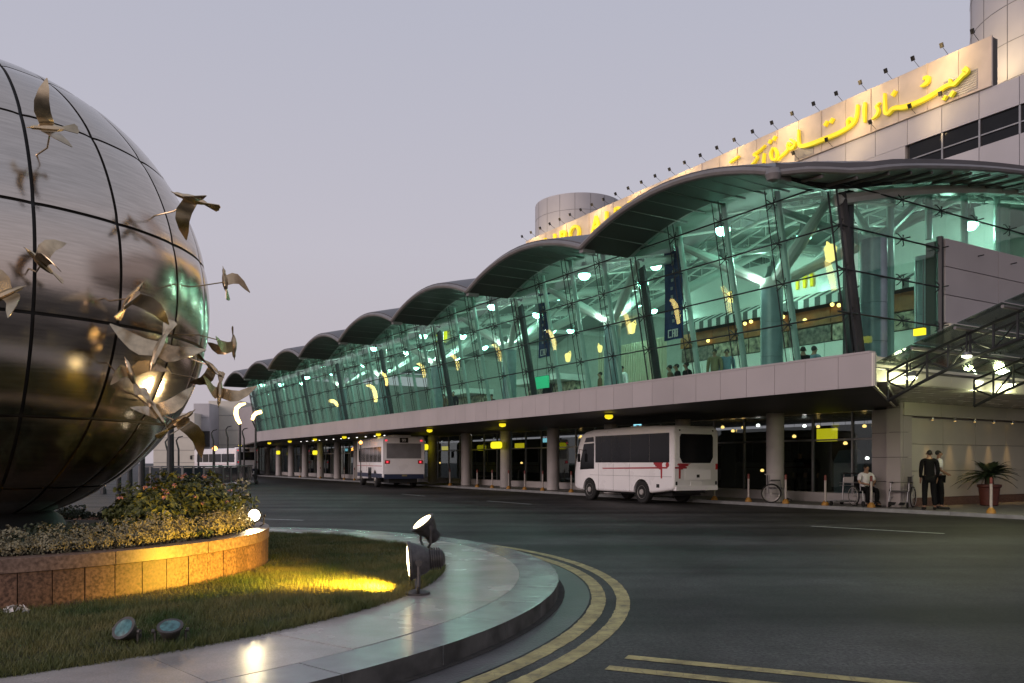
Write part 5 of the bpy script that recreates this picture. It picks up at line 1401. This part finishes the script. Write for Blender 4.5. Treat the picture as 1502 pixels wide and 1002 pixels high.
for x, D, lab in ((1173, 24.5, 'person in dark clothes in the lobby behind the glass, next to the round column'), (1192, 24.6, 'person in black in the lobby beside the teal partition')):
    p = fw(px_t(x, D), D, .13); person(lab, p, ROT + R(20), 1.72, 'suit', 'suit')

# ------------------------------------------------------------------ wheelchairs, trolley, palm, bollards
def wheelchair(label, p, rz):
    T = thing('wheelchair', label, 'wheelchair', p, rz)          # faces -y
    for sx in (-1, 1):
        w = ob('wheel', MB().tube([(0, .30 * math.cos(a), .30 * math.sin(a)) for a in [2 * math.pi * i / 24 for i in range(25)]], .017, 6, cap=False).mesh('wheel', M['tyre']), T, (sx * .29, .12, .317))
        m = MB()
        for k in range(10):
            a = k * math.pi / 5; m.tube([(0, 0, 0), (0, .295 * math.cos(a), .295 * math.sin(a))], .004, 4)
        m.lathe([(.03, -.03), (.03, .03)], 10, (0, 0, 0), Matrix.Rotation(R(90), 3, 'Y')); m.build('spokes', M['hub'], w)
        MB().tube([(sx * .03, .26 * math.cos(a), .26 * math.sin(a)) for a in [2 * math.pi * i / 24 for i in range(25)]], .009, 5, cap=False).build('hand_rim', M['hub'], w)
        c_ = ob('caster', MB().lathe([(.05, -.016), (.085, -.016), (.085, .016), (.05, .016)], 14, (0, 0, 0), Matrix.Rotation(R(90), 3, 'Y')).mesh('caster', M['tyre']), T, (sx * .25, -.33, .088))
        MB().tube([(sx * .25, .22, .30), (sx * .25, .20, .92), (sx * .25, .33, .95)], .014, 6).tube([(sx * .25, .22, .47), (sx * .25, -.30, .47), (sx * .25, -.36, .20)], .014, 6).tube([(sx * .25, .2, .72), (sx * .25, -.16, .72), (sx * .25, -.18, .48)], .014, 6).tube([(sx * .25, -.33, .09), (sx * .25, -.28, .45)], .012, 6).tube([(sx * .25, .22, .32), (sx * .25, -.25, .28)], .012, 6).build('side_frame', M['grey_metal'], T)
        MB().bb((sx * .25 - .03, -.16, .735), (sx * .25 + .03, .14, .765)).build('armrest', M['black'], T)
        MB().box((sx * .13, -.44, .13), (.075, .09, .012), Matrix.Rotation(R(20), 3, 'X')).build('footplate', M['black'], T)
    MB().bb((-.23, -.22, .47), (.23, .2, .51)).build('seat', M['black'], T)
    MB().slab(lambda u, v: Vector((-.23 + .46 * u, .21 + .03 * math.sin(u * math.pi), .52 + .40 * v)), (0, .015, 0), 6, 2).build('backrest', M['black'], T)
wheelchair('folded-back empty wheelchair in front of the round column', ground(1137, 26.7, .1), R(70))
wheelchair('wheelchair that the man in the white shirt sits in', pw_ + Vector((0, .03, 0)), R(8))
wheelchair('empty wheelchair in front of the corner pillar', ground(1322, 23.9, .1), R(-40))
def trolley(p, rz):
    T = thing('luggage_trolley', 'grey metal luggage trolley beside the seated man', 'trolley', p, rz)
    MB().tube([(-.28, .35, .85), (-.28, .35, 1.0), (.28, .35, 1.0), (.28, .35, .85)], .022, 8).build('handle', M['black'], T)
    for sx in (-1, 1):
        MB().tube([(sx * .28, .30, .14), (sx * .28, .36, .95)], .022, 8).build('upright', M['grey_metal'], T)
        MB().tube([(sx * .30, .32, .13), (sx * .16, -.62, .13)], .022, 8).build('side_rail', M['grey_metal'], T)
        w = ob('wheel', MB().lathe([(.03, -.02), (.07, -.02), (.07, .02), (.03, .02)], 14, (0, 0, 0), Matrix.Rotation(R(90), 3, 'Y')).mesh('wheel', M['tyre']), T, (sx * .27, .25, .072))
    ob('wheel', MB().lathe([(.03, -.02), (.07, -.02), (.07, .02), (.03, .02)], 14, (0, 0, 0), Matrix.Rotation(R(90), 3, 'Y')).mesh('wheel', M['tyre']), T, (0, -.55, .072))
    for i in range(5):
        y = .25 - .19 * i; w = .28 - .027 * i; MB().bb((-w, y - .02, .145), (w, y + .02, .165)).build('slat', M['grey_metal'], T)
    MB().bb((-.27, .335, .70), (.27, .35, .88)).build('sign_plate', M['hub'], T)
    b = MB()
    for z in (.62, .70): b.tube([(-.27, .33, z), (-.25, .12, z), (.25, .12, z), (.27, .33, z)], .009, 5)
    b.build('basket', M['grey_metal'], T)
trolley(ground(1237, 25.2, .1), R(-62))
trolley_p = None
PP = thing('potted_cycad', 'dark feathery cycad palm in a red pot by the cream wall', 'plant', ground(1451, 25.0, .1))
MB().lathe([(.22, 0), (.25, .03), (.30, .55), (.34, .58), (.34, .66), (.30, .66), (.29, .58), (.01, .56)], 20).build('pot', M['pot'], PP)
MB().lathe([(.12, .5), (.13, .7), (.11, .86), (.05, .95)], 12).build('trunk', M['bark'], PP)
for k in range(48):
    a = k * 2.39996; e_ = .15 + 1.15 * ((k * .37) % 1); Lf = rnd.uniform(.8, 1.05)
    pts = []
    for i in range(7):
        u = i / 6; pts.append(Vector((math.cos(a) * Lf * (math.cos(e_) * u + .10 * u), math.sin(a) * Lf * (math.cos(e_) * u + .10 * u), .9 + Lf * (math.sin(e_) * u - (.35 + .25 * math.cos(e_)) * u * u))))
    m = MB(); m.tube(pts, [.012, .011, .010, .008, .007, .005, .003], 4)
    sd = Vector((-math.sin(a), math.cos(a), 0))
    for i in range(26):
        u = .14 + .86 * i / 26; q = u * 6; j = min(5, int(q)); c = pts[j].lerp(pts[j + 1], q - j); d = (pts[j + 1] - pts[j]).normalized()
        ll_ = .20 * math.sin(min(1, u * 1.25) * math.pi * .9 + .2) + .03
        for s in (-1, 1):
            tip = c + (sd * s * .8 + d * .6 + Vector((0, 0, -.12))).normalized() * ll_
            m.add([c - d * .016, c + d * .016, tip], [(0, 1, 2)])
    m.build('frond', M['frond'], PP, smooth=False)
bm_b = MB().lathe([(.12, 0), (.11, .06), (.075, .11), (.045, .15)], 14).mesh('base', M['bol_yellow'])
bm_p = MB().lathe([(.036, .14), (.036, .78)], 12).mesh('post', M['bol_white'])
bm_r = MB().lathe([(.039, .78), (.039, .92), (.025, .945), (.001, .95)], 12).mesh('cap', M['bol_red'])
bx = [1453.7, 1278, 1210.6, 1152.5, 1098, 1048, 838, 796, 769.7, 746, 722, 700, 660, 600, 520, 505, 470, 440]
for x in bx:
    r = (x - CX) / F_PX; D = 21
    for _ in range(8):
        D = kerb_D(px_t(x, D)) + .34
    p = fw(px_t(x, D), D, .1)
    b = thing('bollard', 'white kerb bollard with red top and yellow foot', 'bollard', p, 0, 'bollards along the terminal kerb')
    ob('base', bm_b, b); ob('post', bm_p, b); ob('cap', bm_r, b)

# ------------------------------------------------------------------ far left: balustrade, posts, lamps, annex
BLp = [(205, 41.5), (236, 41.5), (268, 42), (299, 43), (327, 45), (349, 48), (364, 52), (370, 57)]
FN = thing('glass_balustrade', 'curved dark glass balustrade on a low kerb beyond the flowering shrub', 'balustrade')
pts = [ground(x, Y) for x, Y in BLp]
for a, b in zip(pts, pts[1:]):
    d = (b - a); n_ = Vector((-d.y, d.x, 0)).normalized(); out = -n_ if n_.y > 0 else n_
    MB().prism([a + out * .9, b + out * .9, b - out * .4, a - out * .4], (0, 0, .16)).build('kerb', M['kerb'], FN)
    k = 2
    for i in range(k):
        p, q = a + d * (i / k), a + d * ((i + 1) / k); e_ = d.normalized() * .07
        MB().prism([p + e_ + Vector((0, 0, .28)), q - e_ + Vector((0, 0, .28)), q - e_ + Vector((0, 0, 1.16)), p + e_ + Vector((0, 0, 1.16))], out * .02).build('pane', M['balustrade_glass'], FN)
        MB().box(p + Vector((0, 0, .70)), (.05, .05, .54)).build('post', M['rim'], FN)
    MB().tube([a + Vector((0, 0, 1.22)), b + Vector((0, 0, 1.22))], .045, 6).build('handrail', M['rim'], FN)
def hook(x, Y, ytop, lab, lit=None, s=1.0):
    p = ground(x, Y); z = EYE + (HY - ytop) / F_PX * Y
    T = thing('hooked_post' if not lit else 'crescent_lamp', lab, 'post' if not lit else 'lamp', p, 0, 'crescent lamps along the forecourt' if 'mirrored' in lab else None if lit else 'hooked dark posts behind the balustrade')
    MB().lathe([(.14, 0), (.12, .25), (.07, .3)], 10).build('base', M['dark_steel'], T)
    if not lit:
        MB().tube([(0, 0, .2), (0, 0, z - .8), (-.10, 0, z - .45), (-.14, 0, z - .25), (.0, 0, z - .06), (.26, 0, z)], [.07, .06, .055, .05, .045, .03], 8).build('pole', M['dark_steel'], T)
    else:
        MB().tube([(0, 0, .2), (0, 0, z - 1.25 * s)], [.09, .07], 8).build('pole', M['dark_steel'], T)
        m = MB(); P = [(.02 * s, 0, z - 1.25 * s), (-.16 * s, 0, z - .95 * s), (-.26 * s, 0, z - .62 * s), (-.22 * s, 0, z - .3 * s), (.02 * s, 0, z - .08 * s), (.34 * s, 0, z)]
        if lit == 2: P = [(-.25 * s, 0, z - .6 * s), (-.15 * s, 0, z - .3 * s), (.05 * s, 0, z - .1 * s), (.42 * s, 0, z)]; m.tube([(0, 0, z - 1.25 * s), P[0]], .05, 6, 1)
        m.tube(P, [.10 * s, .13 * s, .14 * s, .13 * s, .11 * s, .05 * s][:len(P)], 8)
        m.build('glowing_head', [M['crescent'], M['dark_steel']], T)
for x, Y, yt in ((246, 47, 642), (262, 49, 640), (291, 52, 632), (313, 54, 630), (334, 56, 625), (358, 60, 628)): hook(x, Y, yt, 'dark hooked metal post behind the glass balustrade')
hook(352, 49.5, 592, 'tall lamp with a brightly glowing crescent head behind the balustrade', 1)
for t_ in (21, 26.6, 30, 33.8, 41, 47.7, 54, 60, 68):
    q_ = fw(t_, 3.0); hook(CX + F_PX * q_.x / q_.y, q_.y, HY - (4.9 - EYE) * F_PX / q_.y, 'crescent lamp standing behind the globe, mirrored in the hall glass', 1)
hook(375, 53, 604, 'lamp with a short glowing curved head next to the crescent lamp', 2, .9)
AX = thing('annex_building', 'plain pale stepped building beyond the far end of the terminal', 'building', rz=0)
for x0, x1, yt, Y in ((306, 352, 588, 95), (284, 307, 592, 92), (225, 285, 606, 90)):
    a, b = ground(x0, Y), ground(x1, Y); z = EYE + (HY - yt) / F_PX * Y
    MB().bb((a.x, Y, 0), (b.x, Y + 20, z)).build('wall', M['clad_cream'] if x0 != 284 else M['block'], AX)
    for i in range(1, 5): MB().bb((a.x, Y - .03, z * i / 5), (b.x, Y - .004, z * i / 5 + .04)).build('joint_strip', M['bus_grey'], AX)
a = ground(284, 91.5); MB().bb((a.x, 91.6, 3.2), (a.x + 1.7, 91.9, 5)).build('window', M['glass_dark'], AX)

# ------------------------------------------------------------------ added unseen shelter behind the camera, glowing for a streak in the globe
CP = thing('streak_shelter', 'added unseen shelter with a glowing strip for a warm streak in the globe', 'shelter')
MB().bb((-30, -34, 3.4), (26, -27, 3.7)).build('roof', M['clad_dark'], CP)
MB().bb((-29, -27.4, 2.95), (25, -27.25, 3.36)).build('glow_strip', M['strip'], CP)
for i in range(8): MB().tube([(-29 + 7.7 * i, -28, 0), (-29 + 7.7 * i, -28, 3.4)], .12, 8).build('post', M['grey_metal'], CP)
MB().bb((-30, -34.2, 0), (26, -34, 3.4)).build('back_wall', M['brown_cloth'], CP)
